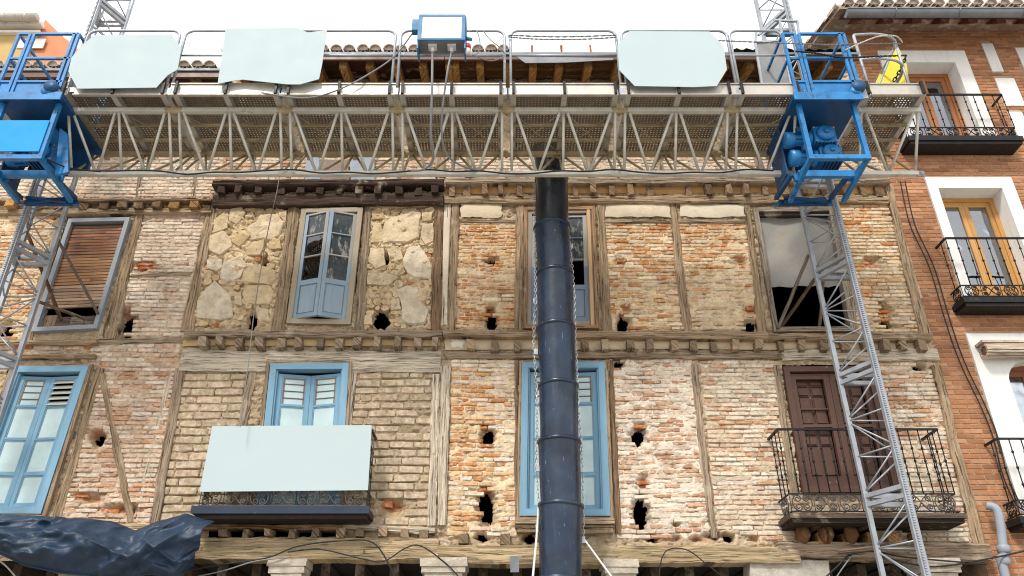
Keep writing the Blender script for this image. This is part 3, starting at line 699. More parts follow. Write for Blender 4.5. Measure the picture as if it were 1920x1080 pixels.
# joist ends: short blocks sticking out under the beams
def joist(house, x, y0, y1, w, Yf, col):
    a = Wp(x, y0, Yf); b = Wp(x, y1, Yf); h = w * mpp(y1, Yf) / 2 * R.uniform(.85, 1.1); kk = R.uniform(.6, 1.2); c = tuple(v * kk for v in WC[col])
    mb = MB(); dx_ = R.uniform(-.02, .02); mb.box(b.x - h + dx_, b.x + h + dx_, Yf + R.uniform(-.03, .05), 10.05, b.z + R.uniform(-.01, .02), a.z, c, 'y', j=.012); mb.build('joist', M['wood'], house)
for x in (17, 60, 105, 152, 187, 223, 258, 293, 325, 360): joist(A, x, 377, 389, 17, 9.84, 'orange' if x in (17, 325, 360) else 'brown')
for x in (378, 412, 447, 483, 522, 559, 596, 634, 670, 708, 746, 783, 815): joist(B, x, 632, 649, 14, 9.80, 'grey')
for x in (410, 447, 483, 522, 560, 598, 636, 672, 708, 746, 783, 817): joist(B, x, 348, 361, 13, 9.80, 'dark')
for x in (415, 457, 500, 545, 590, 640, 675, 715, 760, 795): joist(B, x, 991, 1008, 15, 9.83, 'tan')
for x in (845, 873, 908, 941, 975, 1080, 1112, 1147, 1183, 1220, 1293, 1330, 1367, 1402, 1437, 1475, 1512, 1550, 1588, 1622, 1652): joist(C, x, 346, 365, 11, 9.86, 'brown')
for x in (880, 925, 967, 1095, 1138, 1182, 1222, 1263, 1300, 1343, 1382, 1425, 1468, 1508, 1548, 1590, 1625, 1662, 1700, 1733): joist(C, x, 637, 655, 13, 9.82, 'tan')
for x in (868, 950, 1035, 1083, 1505, 1545, 1590, 1635, 1680, 1725): joist(C, x, 1000, 1020, 18, 9.86, 'orange' if x > 1500 else 'tan')
for x, w in ((60, 40), (110, 40), (20, 40)): pass
# mortar between the joists, plaster fields
def pfield(house, pl, y, col, name='plaster_field'):
    P_ = wx(pl); n = 10; m = 4; vs_ = []; cc = []
    for j in range(m + 1):
        for i in range(n + 1):
            a = P_[0].lerp(P_[1], i / n); b = P_[3].lerp(P_[2], i / n); p = a.lerp(b, j / m)
            edge = i in (0, n) or j in (0, m)
            if edge: p = p + Vector((R.uniform(-.015, .015), 0, R.uniform(-.015, .015)))
            vs_.append((p.x, y + (.016 if edge else (f1(p.x * 3, p.z * 3, 2) - .5) * .03), p.z))
    fs = [(j * (n + 1) + i, (j + 1) * (n + 1) + i, (j + 1) * (n + 1) + i + 1, j * (n + 1) + i + 1) for j in range(m) for i in range(n)]
    mb = MB(); mb.add(vs_, fs, col, smooth=True); return mb.build(name, M['oldplaster'], house)
pfield(C, [(1134, 386), (1254, 386), (1256, 410), (1134, 410)], 9.935, (.64, .54, .40))
pfield(C, [(1272, 386), (1392, 386), (1396, 410), (1274, 410)], 9.935, (.66, .57, .44))
pfield(C, [(864, 384), (941, 384), (941, 411), (863, 411)], 9.935, (.62, .52, .37))
pfield(C, [(834, 384), (845, 384), (839, 612), (829, 612)], 9.935, (.62, .53, .42))
pfield(C, [(846, 640), (872, 640), (870, 656), (846, 656)], 9.93, (.66, .60, .50))
pfield(C, [(834, 346), (1650, 346), (1655, 365), (834, 365)], 9.95, (.50, .30, .12), 'joist_infill')
pfield(C, [(834, 638), (1735, 640), (1740, 657), (834, 657)], 9.94, (.58, .46, .31), 'joist_infill')
pfield(B, [(348, 632), (826, 632), (826, 652), (344, 652)], 9.93, (.52, .38, .20), 'joist_infill')

# sheets that close the top storey window behind the truss
for pl, c, nm in (([(574, 292), (598, 292), (600, 336), (572, 336)], (.25, .29, .33), 'zinc_sheet'), ([(655, 288), (702, 288), (702, 337), (658, 337)], (.27, .31, .35), 'zinc_sheet'), ([(602, 300), (652, 300), (655, 338), (600, 338)], (.20, .14, .10), 'brown_board')):
    mb = MB(); mb.plate([Wp(x, y, 9.90) for x, y in pl][::-1], .015, c); mb.build(nm, M['paintwood'], houseB)
# ------------------------------------------------------------------ interiors, floors, rooms behind the openings
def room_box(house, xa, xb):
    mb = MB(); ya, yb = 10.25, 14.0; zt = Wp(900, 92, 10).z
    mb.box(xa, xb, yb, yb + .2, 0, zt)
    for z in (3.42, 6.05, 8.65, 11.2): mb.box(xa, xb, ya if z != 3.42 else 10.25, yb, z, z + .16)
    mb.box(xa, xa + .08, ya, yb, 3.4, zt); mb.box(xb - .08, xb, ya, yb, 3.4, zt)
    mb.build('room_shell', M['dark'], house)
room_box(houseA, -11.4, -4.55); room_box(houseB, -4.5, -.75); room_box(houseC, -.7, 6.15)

# ------------------------------------------------------------------ leaning frames: everything in them is laid out in the frame's own u, v
class Quad:
    def __init__(s, pl, Y=9.96):
        s.p = [Wp(x, y, Y) for x, y in pl]; s.w = (s.p[1] - s.p[0]).length; s.h = ((s.p[3] - s.p[0]).length + (s.p[2] - s.p[1]).length) / 2
    def at(s, u, v, d=0):
        a = s.p[0].lerp(s.p[1], u); b = s.p[3].lerp(s.p[2], u); p = a.lerp(b, v); return Vector((p.x, p.y - d, p.z))
    def bar(s, mb, u0, u1, v0, v1, d0, d1, col=(1, 1, 1), skew=None, mi=0):
        """d: how far towards the street; skew(u) adds depth (an open leaf)"""
        sk = skew or (lambda u: 0)
        f = [(u0, v1), (u1, v1), (u1, v0), (u0, v0)]
        p = [s.at(u, v, d1 + sk(u)) for u, v in f] + [s.at(u, v, d0 + sk(u)) for u, v in f]
        ax = 'x' if (u1 - u0) * s.w > (v1 - v0) * s.h else 'z'; mb.hexa(p, col, ax, mi)
    def sub(s, u0, u1, v0, v1):
        q = Quad.__new__(Quad); q.p = [s.at(u0, v0), s.at(u1, v0), s.at(u1, v1), s.at(u0, v1)]; q.w = s.w * (u1 - u0); q.h = s.h * (v1 - v0); return q
BLUE = (.19, .35, .475); BLUEG = (.25, .33, .40); GREYP = (.24, .27, .31); BRN = (.10, .052, .038)
def jit(c, a=.08): k = R.uniform(1 - a, 1 + a); return tuple(v * k for v in c)

def frame_bars(q, mb, t, d0, d1, col, bottom=True):
    tu = t / q.w; tv = t / q.h
    q.bar(mb, 0, tu, 0, 1, d0, d1, jit(col)); q.bar(mb, 1 - tu, 1, 0, 1, d0, d1, jit(col)); q.bar(mb, tu, 1 - tu, 0, tv, d0, d1 + .002, jit(col))
    if bottom: q.bar(mb, tu, 1 - tu, 1 - tv, 1, d0, d1 + .002, jit(col))
    return tu, tv

def blue_door(house, pl, name='glazed_door', open_a=.03, tops=('strip', 'strip'), rows=(.02, .235, .245, .49, .50, .745, .765, .97), label=None):
    q = Quad(pl, 9.93); mb = MB(); tu, tv = frame_bars(q, mb, .085, -.12, .03, BLUE)
    q.bar(mb, tu, tu + .02 / q.w, tv, 1 - tv, -.12, .005, jit(BLUE)); q.bar(mb, 1 - tu - .02 / q.w, 1 - tu, tv, 1 - tv, -.12, .005, jit(BLUE))
    door = mb.build(name, M['paintwood'], house)
    if label: door['label'] = label
    u0 = tu + .022 / q.w; u1 = 1 - u0; um = .5; v0 = tv + .018; v1 = 1 - tv
    for side in (0, 1):
        a, b = (u0, um - .002) if side == 0 else (um + .002, u1)
        hinge = a if side == 0 else b; sk = (lambda u, h=hinge: -abs(u - h) * q.w * open_a * 3 - .05)
        mb = MB(); st = .055 / q.w
        bar = lambda *k, **kw: q.bar(mb, *k, jit(BLUE, .05), skew=sk, **kw)
        bar(a, a + st, v0, v1, -.03, .015); bar(b - st, b, v0, v1, -.03, .015)
        vv = [v0 + (v1 - v0) * r for r in rows]; edges = [v0] + vv + [v1]
        for k in range(0, len(edges), 2): bar(a + st, b - st, edges[k], edges[k + 1], -.03, .013)
        # glazing beads
        for k in range(0, len(vv), 2):
            m_ = .014 / q.w; n_ = .014 / q.h
            bar(a + st, a + st + m_, vv[k], vv[k + 1], -.01, .006); bar(b - st - m_, b - st, vv[k], vv[k + 1], -.01, .006)
            bar(a + st + m_, b - st - m_, vv[k], vv[k] + n_, -.01, .006); bar(a + st + m_, b - st - m_, vv[k + 1] - n_, vv[k + 1], -.01, .006)
        mb.build('door_leaf', M['paintwood'], door)
        for k in range(0, len(vv), 2):
            if k == 0 and tops[side] == 'louvre':
                for n in range(5):
                    va = vv[0] + (vv[1] - vv[0]) * (n + .1) / 5; vb = va + (vv[1] - vv[0]) * .13
                    mb = MB(); f = [(a + st, vb + .008), (b - st, vb + .008), (b - st, va), (a + st, va)]
                    p = [q.at(u, v, .0 + sk(u) + (.03 if i < 2 else -.02)) for i, (u, v) in enumerate(f)]
                    p += [x + Vector((0, .012, .004)) for x in p]; mb.hexa(p, (.52, .52, .46), 'x'); mb.build('louvre_slat', M['paintwood'], door)
                continue
            mb = MB(); q.bar(mb, a + st, b - st, vv[k], vv[k + 1], -.016, -.006, skew=sk); mb.build('pane', M['pane'], door)
            if k == 0:
                for n in range(1, 4):
                    v = vv[0] + (vv[1] - vv[0]) * n / 4; mb = MB(); q.bar(mb, a + st, b - st, v - .0028, v + .0028, -.006, .004, (.13, .10, .08), skew=sk); mb.build('glazing_bar', M['paintwood'], door)
                mb = MB()
                for (ua, ub, va, vb) in ((a + st + .014 / q.w, a + st + .034 / q.w, vv[0] + .006, vv[1] - .006), (b - st - .034 / q.w, b - st - .014 / q.w, vv[0] + .006, vv[1] - .006), (a + st + .034 / q.w, b - st - .034 / q.w, vv[0] + .006, vv[0] + .014)):
                    q.bar(mb, ua, ub, va, vb, -.006, .002, (.22, .17, .13), skew=sk)
                mb.build('inner_sash', M['paintwood'], door)
    return q, door
blue_door(houseA, [(28, 688), (168, 687), (78, 964), (-70, 964)], tops=('strip', 'louvre'), label='blue double door with one louvred top light')
blue_door(houseB, [(508, 683), (655, 682), (637, 970), (478, 972)], open_a=.07)
blue_door(houseC, [(979, 680), (1133, 680), (1144, 968), (974, 968)])
# bare outer frame pieces round the doors
for h, pl in ((houseA, [(20, 684), (174, 682), (84, 970), (-85, 970)]), (houseB, [(500, 678), (660, 678), (642, 974), (468, 974)]), (houseC, [(974, 676), (1139, 676), (1151, 976), (968, 976)])):
    q = Quad(pl, 9.91); mb = MB(); frame_bars(q, mb, .045, -.2, .0, (.36, .26, .17)); mb.build('outer_frame', M['wood'], h)
# sill under the door behind the chute
for y0, y1, yf, c in ((972, 982, 9.86, (.42, .32, .2)), (984, 989, 9.88, (.25, .18, .11))):
    a, b = Wp(966, y0, yf), Wp(1152, y1, yf); mb = MB(); mb.box(a.x, b.x, yf, 10.02, b.z, a.z, c, 'x', j=.006); mb.build('door_sill', M['wood'], houseC)

def old_casement(house, pl, open_a, rows, seed, broken=None, paint=BLUEG, label=None, outer=(.34, .28, .20)):
    q = Quad(pl, 9.93); mb = MB(); tu, tv = frame_bars(q, mb, .075, -.12, .02, outer)
    win = mb.build('casement_window', M['paintwood'], house)
    if label: win['label'] = label
    u0, u1, v0, v1 = tu, 1 - tu, tv + .02, 1 - tv
    for side in (0, 1):
        a, b = (u0, .5 - .003) if side == 0 else (.5 + .003, u1); hinge = a if side == 0 else b
        sk = (lambda u, h=hinge: abs(u - h) * q.w * open_a - .01)
        mb = MB(); st = .055 / q.w; vv = [v0 + (v1 - v0) * r for r in rows]
        def bar(u_0, u_1, v_0, v_1, d0, d1):
            t = (v_0 + v_1) / 2; c = paint if t > .45 or R.random() < .3 else (.34, .33, .31); q.bar(mb, u_0, u_1, v_0, v_1, d0, d1, jit(c, .12), skew=sk)
        for v_0, v_1 in ((v0, v0 + (v1 - v0) * .5), (v0 + (v1 - v0) * .5, v1)):
            bar(a, a + st, v_0, v_1, -.03, .015); bar(b - st, b, v_0, v_1, -.03, .015)
        edges = [v0] + vv + [v1]
        for k in range(0, len(edges), 2): bar(a + st, b - st, edges[k], edges[k + 1], -.03, .013)
        leaf = mb.build('casement_leaf', M['paintwood'], win)
        for k in range(0, len(vv), 2):
            if k == len(vv) - 2:
                mb = MB(); q.bar(mb, a + st, b - st, vv[k], vv[k + 1], -.02, -.008, jit(paint), skew=sk); m_ = .018 / q.w; n_ = .02 / q.h
                q.bar(mb, a + st + m_, b - st - m_, vv[k] + n_, vv[k + 1] - n_, -.008, .003, jit(paint), skew=sk); mb.build('panel', M['paintwood'], win); continue
            if broken == (side, k): continue
            mb = MB(); q.bar(mb, a + st, b - st, vv[k], vv[k + 1], -.012, -.006, skew=sk)
            mb.build('pane', M['peel'] if (side == 1 or k == 0 or broken) else M['glass'], win)
    return q, win
old_casement(houseB, [(566, 392), (681, 390), (657, 609), (537, 607)], .34, (.015, .215, .225, .425, .435, .655, .70, .965), 1, label='half open blue-grey casement window')
old_casement(houseC, [(988, 394), (1108, 392), (1116, 612), (986, 612)], .0, (.015, .215, .225, .425, .435, .67, .71, .965), 2, broken=(1, 4), paint=(.20, .26, .33), outer=(.30, .25, .20), label='grey casement window with a broken pane')
q = Quad([(983, 389), (1115, 387), (1124, 616), (981, 616)], 9.90); mb = MB(); frame_bars(q, mb, .05, -.2, .01, (.34, .21, .12)); mb.build('outer_frame', M['wood'], houseC)
q = Quad([(1100, 394), (1106, 394), (1114, 610), (1108, 610)], 9.90); mb = MB(); q.bar(mb, 0, 1, 0, 1, -.02, .02, (.55, .34, .17)); mb.build('bare_batten', M['oiledwood'], houseC)

# blind window of the left house
q = Quad([(130, 412), (245, 409), (183, 617), (60, 623)], 9.92); mb = MB(); tu, tv = frame_bars(q, mb, .062, -.1, .03, (.27, .30, .33))
win = mb.build('blind_window', M['paintwood'], houseA)
for k, (va, vb) in enumerate(((.055, .325), (.33, .60), (.605, .80))):
    mb = MB(); n = int((vb - va) * 40)
    for i in range(n):
        v = va + (vb - va) * i / n; h_ = (vb - va) / n
        u = tu
        while u < 1 - tu - .005:
            u2 = min(1 - tu, u + R.uniform(.2, .7)); q.bar(mb, u, u2, v, v + h_ * .8, -.04, -.028 + R.uniform(-.002, .004), jit(((.26, .11, .05), (.34, .17, .075), (.38, .25, .16))[k], .35)); u = u2
        q.bar(mb, tu, 1 - tu, v + h_ * .8, v + h_, -.045, -.04, (.13, .06, .03))
    mb.build('blind_section', M['oiledwood'], win)
for i, c in enumerate(((.30, .22, .15), (.16, .11, .09), (.30, .25, .18), (.17, .12, .10))):
    mb = MB(); q.bar(mb, tu + (1 - 2 * tu) * i / 4, tu + (1 - 2 * tu) * (i + .97) / 4, .87 if i else .85, .955, -.07, -.05, jit(c)); mb.build('board', M['wood'], win)

# big opening at the right with grey board and darkness below
q = Quad([(1412, 390), (1562, 388), (1604, 621), (1452, 622)], 9.92); mb = MB(); frame_bars(q, mb, .07, -.12, .01, (.30, .25, .19)); win = mb.build('open_window', M['wood'], houseC)
mb = MB(); n = 12; vs_ = []; cc = []
for j in range(n + 1):
    for i in range(n + 1):
        u = .04 + .92 * i / n; v = .05 + .58 * j / n + (.006 * math.sin(i * 2.1) if j == n else 0)
        p = q.at(u, v, -.10 + .015 * math.sin(i * .9 + j * .7)); vs_.append(p); cc.append((.30, .29, .265))
mb.add(vs_, [(j * (n + 1) + i, (j + 1) * (n + 1) + i, (j + 1) * (n + 1) + i + 1, j * (n + 1) + i + 1) for j in range(n) for i in range(n)], cc, smooth=True)
mb.build('mouldy_board', M['oldplaster'], win)
mb = MB(); q.bar(mb, .02, .98, .0, .06, -.2, -.02, (.05, .04, .035)); mb.build('roller_box', M['wood'], win)

# panelled brown door
q = Quad([(1468, 688), (1634, 687), (1688, 922), (1506, 924)], 9.93); mb = MB(); tu, tv = frame_bars(q, mb, .075, -.12, .02, BRN); door = mb.build('panelled_door', M['paintwood'], houseC)
for side in (0, 1):
    a, b = (tu, .5) if side == 0 else (.505, 1 - tu); st = .075 / q.w; mb = MB()
    rows = (.03, .44, .47, .88); v0, v1 = tv + .01, .985
    q.bar(mb, a, a + st, v0, v1, -.08, -.02, jit(BRN)); q.bar(mb, b - st, b, v0, v1, -.08, -.02, jit(BRN))
    for va, vb in ((0, .05), (.45, .475), (.885, 1)): q.bar(mb, a + st, b - st, v0 + (v1 - v0) * va, v0 + (v1 - v0) * vb, -.08, -.022, jit(BRN))
    mb.build('door_leaf', M['paintwood'], door)
    mb = MB(); q.bar(mb, a + st, b - st, v0, v1, -.13, -.11, jit(BRN)); mb.build('back_board', M['paintwood'], door)
    for half, (h0, h1) in enumerate(((.05, .45), (.475, .885))):
        seq = (.0, .12, .14, .34, .36, .98) if half == 0 else (.02, .14, .16, .36, .38, .99)
        seq = ((.02, .13), (.16, .35), (.38, .97))
        for col in (0, 1):
            ua = a + st + (b - a - 2 * st) * (col * .5 + .04); ub = a + st + (b - a - 2 * st) * (col * .5 + .46)
            for (sa, sb) in seq:
                va = v0 + (v1 - v0) * (h0 + (h1 - h0) * sa); vb = v0 + (v1 - v0) * (h0 + (h1 - h0) * sb)
                mb = MB(); q.bar(mb, ua, ub, va, vb, -.112, -.095, jit(BRN)); q.bar(mb, ua + .016 / q.w, ub - .016 / q.w, va + .016 / q.h, vb - .016 / q.h, -.095, -.078, jit(BRN)); mb.build('panel', M['paintwood'], door)
    mb = MB(); q.bar(mb, a + st, b - st, .335, .348, -.08, -.05, jit(BRN)); mb.build('shutter_bar', M['paintwood'], door)

# ------------------------------------------------------------------ balconies
def spiral(cx, y, cz, r, turns=1.6, a0=0, sgn=1, n=20):
    return [Vector((cx + math.cos(a0 + sgn * t * turns * 6.283) * r * (1 - .78 * t), y, cz + math.sin(a0 + sgn * t * turns * 6.283) * r * (1 - .78 * t))) for t in [k / n for k in range(n + 1)]]
def scroll_unit(mb, cx, y, cz, h, wd_, rr, kind):
    if kind == 0:       # rosette of four spirals in an oval
        for sx in (-1, 1):
            for sz in (-1, 1):
                mb.tube([(cx + (p.x - cx), y, p.z) for p in spiral(cx + sx * h * .24, y, cz + sz * h * .23, h * .24, 1.5, math.pi / 2 * (1 - sx) , sx * sz)], rr, 5)
        mb.tube([(cx + math.cos(t) * h * .56, y, cz + math.sin(t) * h * .5) for t in [k * 6.283 / 20 for k in range(20)]], rr, 5, closed=True)
    else:               # long drawn S scrolls that cross
        for s in (-1, 1):
            pts = [Vector((cx - wd_ * .42, y + .004 * s, cz - s * h * .12)), Vector((cx - wd_ * .2, y + .004 * s, cz - s * h * .34)), Vector((cx, y + .004 * s, cz)), Vector((cx + wd_ * .2, y + .004 * s, cz + s * h * .34)), Vector((cx + wd_ * .42, y + .004 * s, cz + s * h * .12))]
            mb.tube(smooth_path(pts, 5), rr, 5)
            for e in (-1, 1): mb.tube(spiral(cx + e * wd_ * .33, y + .004 * s, cz + s * e * h * .26, h * .2, 1.4, math.pi / 2 * s * e, s), rr, 5)
SHARED = {}
def shared_baluster(key, h, r, mat_, knots):
    if key in SHARED: return SHARED[key]
    mb = MB(); mb.tube([(0, 0, 0), (0, 0, h)], r, 6)
    for k in knots:
        z = h * k
        mb.tube([(0, 0, z - .022), (0, 0, z - .012), (0, 0, z), (0, 0, z + .012), (0, 0, z + .022)], [r, r * 1.8, r * 2.4, r * 1.8, r], 6)
    SHARED[key] = mb.mesh('baluster', mat_, (0, 0, 0)); return SHARED[key]
def balcony(house, x0, x1, zs, zt, Yf, mat_, slabmat, slab_h=.12, band=.2, step=.125, over=.05, label=None, knots=(.3, .5, .7), scroll=True, scrollmat=None, Yw=9.97, slab_col=(1, 1, 1), trim=None):
    mb = MB(); mb.box(x0 - over, x1 + over, Yf - over, Yw, zs - slab_h, zs, slab_col, 'x')
    mb.box(x0 - over * .4, x1 + over * .4, Yf - over * .4, Yw, zs - slab_h - .05, zs - slab_h - .001, tuple(v * .4 for v in slab_col), 'x')  # lower layer darkened: shade under the slab put into its colour
    if trim: mb.box(x0 - over - .012, x1 + over + .012, Yf - over - .012, Yf - over - .001, zs - slab_h, zs + .015, trim, 'x', mi=1)
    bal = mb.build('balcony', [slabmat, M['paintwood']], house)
    if label: bal['label'] = label
    r = .009; zb = zs + band + .03
    for nm, z, rr in (('top_rail', zt, .016), ('middle_rail', zb, .010), ('bottom_rail', zs + .03, .010)):
        mb = MB()
        for a, b in (((x0, Yf, z), (x1, Yf, z)), ((x0, Yf, z), (x0, Yw, z)), ((x1, Yf, z), (x1, Yw, z))): mb.beam(a, b, rr * 2, rr * 1.4)
        mb.build(nm, mat_, bal)
    key = (round(zt - zb, 2), mat_.name, knots); me = shared_baluster(key, zt - zb, r * .8, mat_, knots)
    n = int(round((x1 - x0) / step)); P_ = [(x0 + (x1 - x0) * i / n, Yf) for i in range(n + 1)]; m = max(2, int(round((Yw - Yf) / step)))
    for xx in (x0, x1): P_ += [(xx, Yf + (Yw - Yf) * i / m) for i in range(1, m)]
    for (x, y) in P_: link('baluster', me, bal, (x, y, zb))
    if scroll:
        mb = MB(); w = .27; n = max(1, int(round((x1 - x0) / (w)))); w = (x1 - x0) / n
        for i in range(n):
            scroll_unit(mb, x0 + w * (i + .5), Yf, zs + .03 + band / 2, band, w, .008, i % 2)
            mb.tube([(x0 + w * i, Yf, zs + .03), (x0 + w * i, Yf, zb)], .006, 5)
        mb.build('scrollwork', scrollmat or mat_, bal)
        for xx in (x0, x1):
            mb = MB(); wl = Yw - Yf; mbt = MB(); scroll_unit(mbt, 0, 0, zs + .03 + band / 2, band, wl * .9, .0075, 0)
            mb.add([(xx + v[1], Yf + wl / 2 + v[0], v[2]) for v in mbt.v], mbt.f, smooth=True); mb.build('side_scrollwork', scrollmat or mat_, bal)
    return bal
# middle balcony that carries the pale board
Yb = 9.60
p0 = Wp(399, 805, Yb); p1 = Wp(697, 803, Yb); ps = Wp(400, 953, Yb); pr = Wp(690, 921, Yb)
balB = balcony(houseB, p0.x, p1.x, ps.z, p0.z, Yb, M['rustiron'], M['paintwood'], slab_h=.075, band=.19, label='iron balcony behind the pale blue board', slab_col=(.05, .028, .022), trim=(.022, .034, .060), scrollmat=M['rustiron'])
Yb = 9.57; q0 = Wp(1458, 805, Yb); q1 = Wp(1757, 806, Yb); qs = Wp(1600, 964, Yb)
balC = balcony(houseC, q0.x, q1.x, qs.z, q0.z, Yb, M['iron'], M['wood'], slab_h=.055, band=.21, label='iron balcony in front of the brown door', slab_col=(.11, .085, .065), scrollmat=M['rustiron'])  # dark slab colour also holds the shade of the balcony's underside
# corbels below the brown door's balcony
for x in (1530, 1620, 1712):
    a = Wp(x, 985, 9.75); mb = MB(); mb.box(a.x - .04, a.x + .04, 9.72, 10, a.z - .04, a.z + .05, (.09, .06, .04), 'y', j=.01); mb.build('corbel', M['wood'], houseC)
for x in (1508, 1548, 1598, 1552):
    a = Wp(x, 1003, 9.8); mb = MB(); mb.tube([(a.x, 9.9, a.z - .10), (a.x, 9.86, a.z - .05), (a.x, 9.82, a.z), (a.x, 9.84, a.z + .07), (a.x, 9.9, a.z + .1)], [.03, .06, .085, .08, .04], 8, (.17, .085, .04)); mb.build('clay_vault', M['stone'], houseC)

# ------------------------------------------------------------------ eaves and roofs of the old houses
def eave(house, xa, xb, ytile, yboard0, yboard1, Ye, rafters, zc=0, tilecol=(.55, .45, .36), raftcol='orange', board=(.10, .045, .03), soff=(.10, .05, .035)):
    zb1 = Wp(900, yboard0, Ye).z; zb0 = Wp(900, yboard1, Ye).z
    mb = MB(); mb.box(xa, xb, Ye - .02, Ye + .02, zb0, zb1, board, 'x'); mb.build('fascia_board', M['oiledwood'], house)
    mb = MB(); mb.box(xa, xb, Ye - .045, Ye - .022, zb1 - .03, zb1 + .015, (.5, .5, .5)); mb.build('gutter_strip', M['zinc'], house)
    n = 7
    for k in range(n):           # soffit boards
        y0 = Ye + .022 + (10.02 - Ye) * k / n; y1 = Ye + .022 + (10.02 - Ye) * (k + 1) / n - .006; z0 = zb1 - .02 + (y0 - Ye) * .32; z1 = zb1 - .02 + (y1 - Ye) * .32
        c = tuple(v * R.uniform(.7, 1.35) for v in (soff[0],)) ; kf = c[0] / soff[0]; c = tuple(v * kf for v in soff)
        mb = MB(); mb.hexa([(xa, y0, z0), (xb, y0, z0), (xb, y0, z0 + .02), (xa, y0, z0 + .02), (xa, y1, z1), (xb, y1, z1), (xb, y1, z1 + .02), (xa, y1, z1 + .02)], c, 'x'); mb.build('soffit_board', M['wood'], house)
    for x in rafters:
        X_ = Wp(x, yboard1 + 14, Ye + .12).x; kf = R.uniform(.75, 1.15); c = tuple(v * kf for v in WC[raftcol]); w = .058
        y0, y1 = Ye + .10, 10.0; zt0 = zb1 - .03 + .1 * .32 - .005; zt1 = zb1 - .03 + (y1 - Ye) * .32 - .005; h = .15
        mb = MB(); mb.hexa([(X_ - w, y0 + .03, zt0 - h), (X_ + w, y0 + .03, zt0 - h), (X_ + w, y0, zt0), (X_ - w, y0, zt0), (X_ - w, y1, zt1 - h), (X_ + w, y1, zt1 - h), (X_ + w, y1, zt1), (X_ - w, y1, zt1)], c, 'y'); mb.build('rafter', M['wood'], house)
    # roof slab behind and the front two courses of barrel tiles
    mb = MB(); rz = zb1 + .02
    mb.hexa([(xa, Ye, rz), (xb, Ye, rz), (xb, Ye, rz + .03), (xa, Ye, rz + .03), (xa, 14.2, rz + 1.55), (xb, 14.2, rz + 1.55), (xb, 14.2, rz + 1.58), (xa, 14.2, rz + 1.58)], (.3, .25, .2)); mb.build('roof', M['tile'], house)
    return rz
def tile_mesh(key, r0=.095, r1=.075, L=.42):
    if key in SHARED: return SHARED[key]
    mb = MB(); n = 9; th = .016; vs_ = []
    for (y, r) in ((0, r0), (L, r1)):
        for rad in (r, r - th):
            for k in range(n): a = math.pi * k / (n - 1); vs_.append((math.cos(a) * rad, y, math.sin(a) * rad * .85))
    fs = []
    for k in range(n - 1):
        fs.append((k, k + 1, 2 * n + k + 1, 2 * n + k)); fs.append((n + k + 1, n + k, 3 * n + k, 3 * n + k + 1)); fs.append((k + 1, k, n + k, n + k + 1)); fs.append((2 * n + k, 2 * n + k + 1, 3 * n + k + 1, 3 * n + k))
    col = [(.60, .48, .39)] * len(vs_); mb.add(vs_, fs, col, smooth=False); mb.add([(0, .05, .0)] + [(math.cos(math.pi * k / 8) * (r0 - th), .05, math.sin(math.pi * k / 8) * (r0 - th) * .85) for k in range(9)], [(0, k + 1, k + 2) for k in range(8)], (.66, .60, .52)); SHARED[key] = mb.mesh('roof_tile', M['tile'], (0, 0, 0)); return SHARED[key]
def tiles(house, xa, xb, Ye, rz, pitch=.205, courses=2, slope=.35):
    me = tile_mesh('tile'); n = int((xb - xa) / pitch)
    me2 = SHARED.get('tile2')
    for cst in range(courses):
        for i in range(n):
            o = link('roof_tile', me, house, (xa + (i + .5) * pitch + R.uniform(-.01, .01), Ye - .06 + cst * .36, rz + .055 + cst * .36 * slope + R.uniform(-.006, .006)))
            o.rotation_euler = (math.atan(slope), 0, R.uniform(-.04, .04))
            if cst == 0:
                o = link('roof_tile', me, house, (xa + i * pitch, Ye - .01, rz + .10)); o.rotation_euler = (-math.atan(slope), math.pi, 0)
XL0 = -11.2
xAB = Wp(418, 125, 9.25).x
rz = eave(houseA, XL0, xAB, 118, 133, 146, 9.25, (-60, 10, 60, 120, 180, 240, 300, 360), soff=(.11, .055, .035)); tiles(houseA, XL0, xAB, 9.25, rz)
xB1 = Wp(833, 105, 9.2).x; xm = Wp(968, 105, 9.2).x; xC1 = Wp(1612, 105, 9.2).x
rz = eave(houseB, xAB + .02, xB1, 92, 103, 113, 9.2, (440, 490, 540, 592, 642, 692, 742, 792), raftcol='orange', soff=(.065, .030, .022)); tiles(houseB, xAB + .02, xB1, 9.2, rz)
rz = eave(houseC, xB1 + .01, xC1, 92, 103, 113, 9.2, (842, 853, 900, 950, 1000, 1049, 1104, 1160, 1210, 1260, 1310, 1360, 1408, 1460, 1510, 1555), raftcol='orange', soff=(.17, .085, .04))
tiles(houseC, xB1 + .01, xm, 9.2, rz)
# the tiles further right are gone: rough boards and a dark green corrugated sheet
mb = MB()
xa = Wp(1370, 95, 9.3).x; n = 40; vs_ = []
for i in range(n + 1):
    x = xa + (xC1 - xa) * i / n
    for y in (9.15, 11): vs_.append((x, y, rz + .06 + (y - 9.15) * .33 + .022 * math.sin(i * 1.9)))
vs_ += [(x, y, z - .012) for x, y, z in vs_]; m = 2 * (n + 1)
fs = [(2 * i, 2 * i + 2, 2 * i + 3, 2 * i + 1) for i in range(n)] + [(m + 2 * i + 1, m + 2 * i + 3, m + 2 * i + 2, m + 2 * i) for i in range(n)] + [(2 * i, m + 2 * i, m + 2 * i + 2, 2 * i + 2) for i in range(n)]
mb.add(vs_, fs); mb.build('corrugated_sheet', M['corr'], houseC)
for px_ in (998, 1053, 1108, 1371, 1520):
    p = Wp(px_, 98, 9.25); mb = MB(); mb.box(p.x - .015, p.x + .015, 9.25, 9.27, p.z - .04, p.z + .16, (.30, .14, .08), 'z', j=.006); mb.build('roof_batten', M['wood'], houseC)

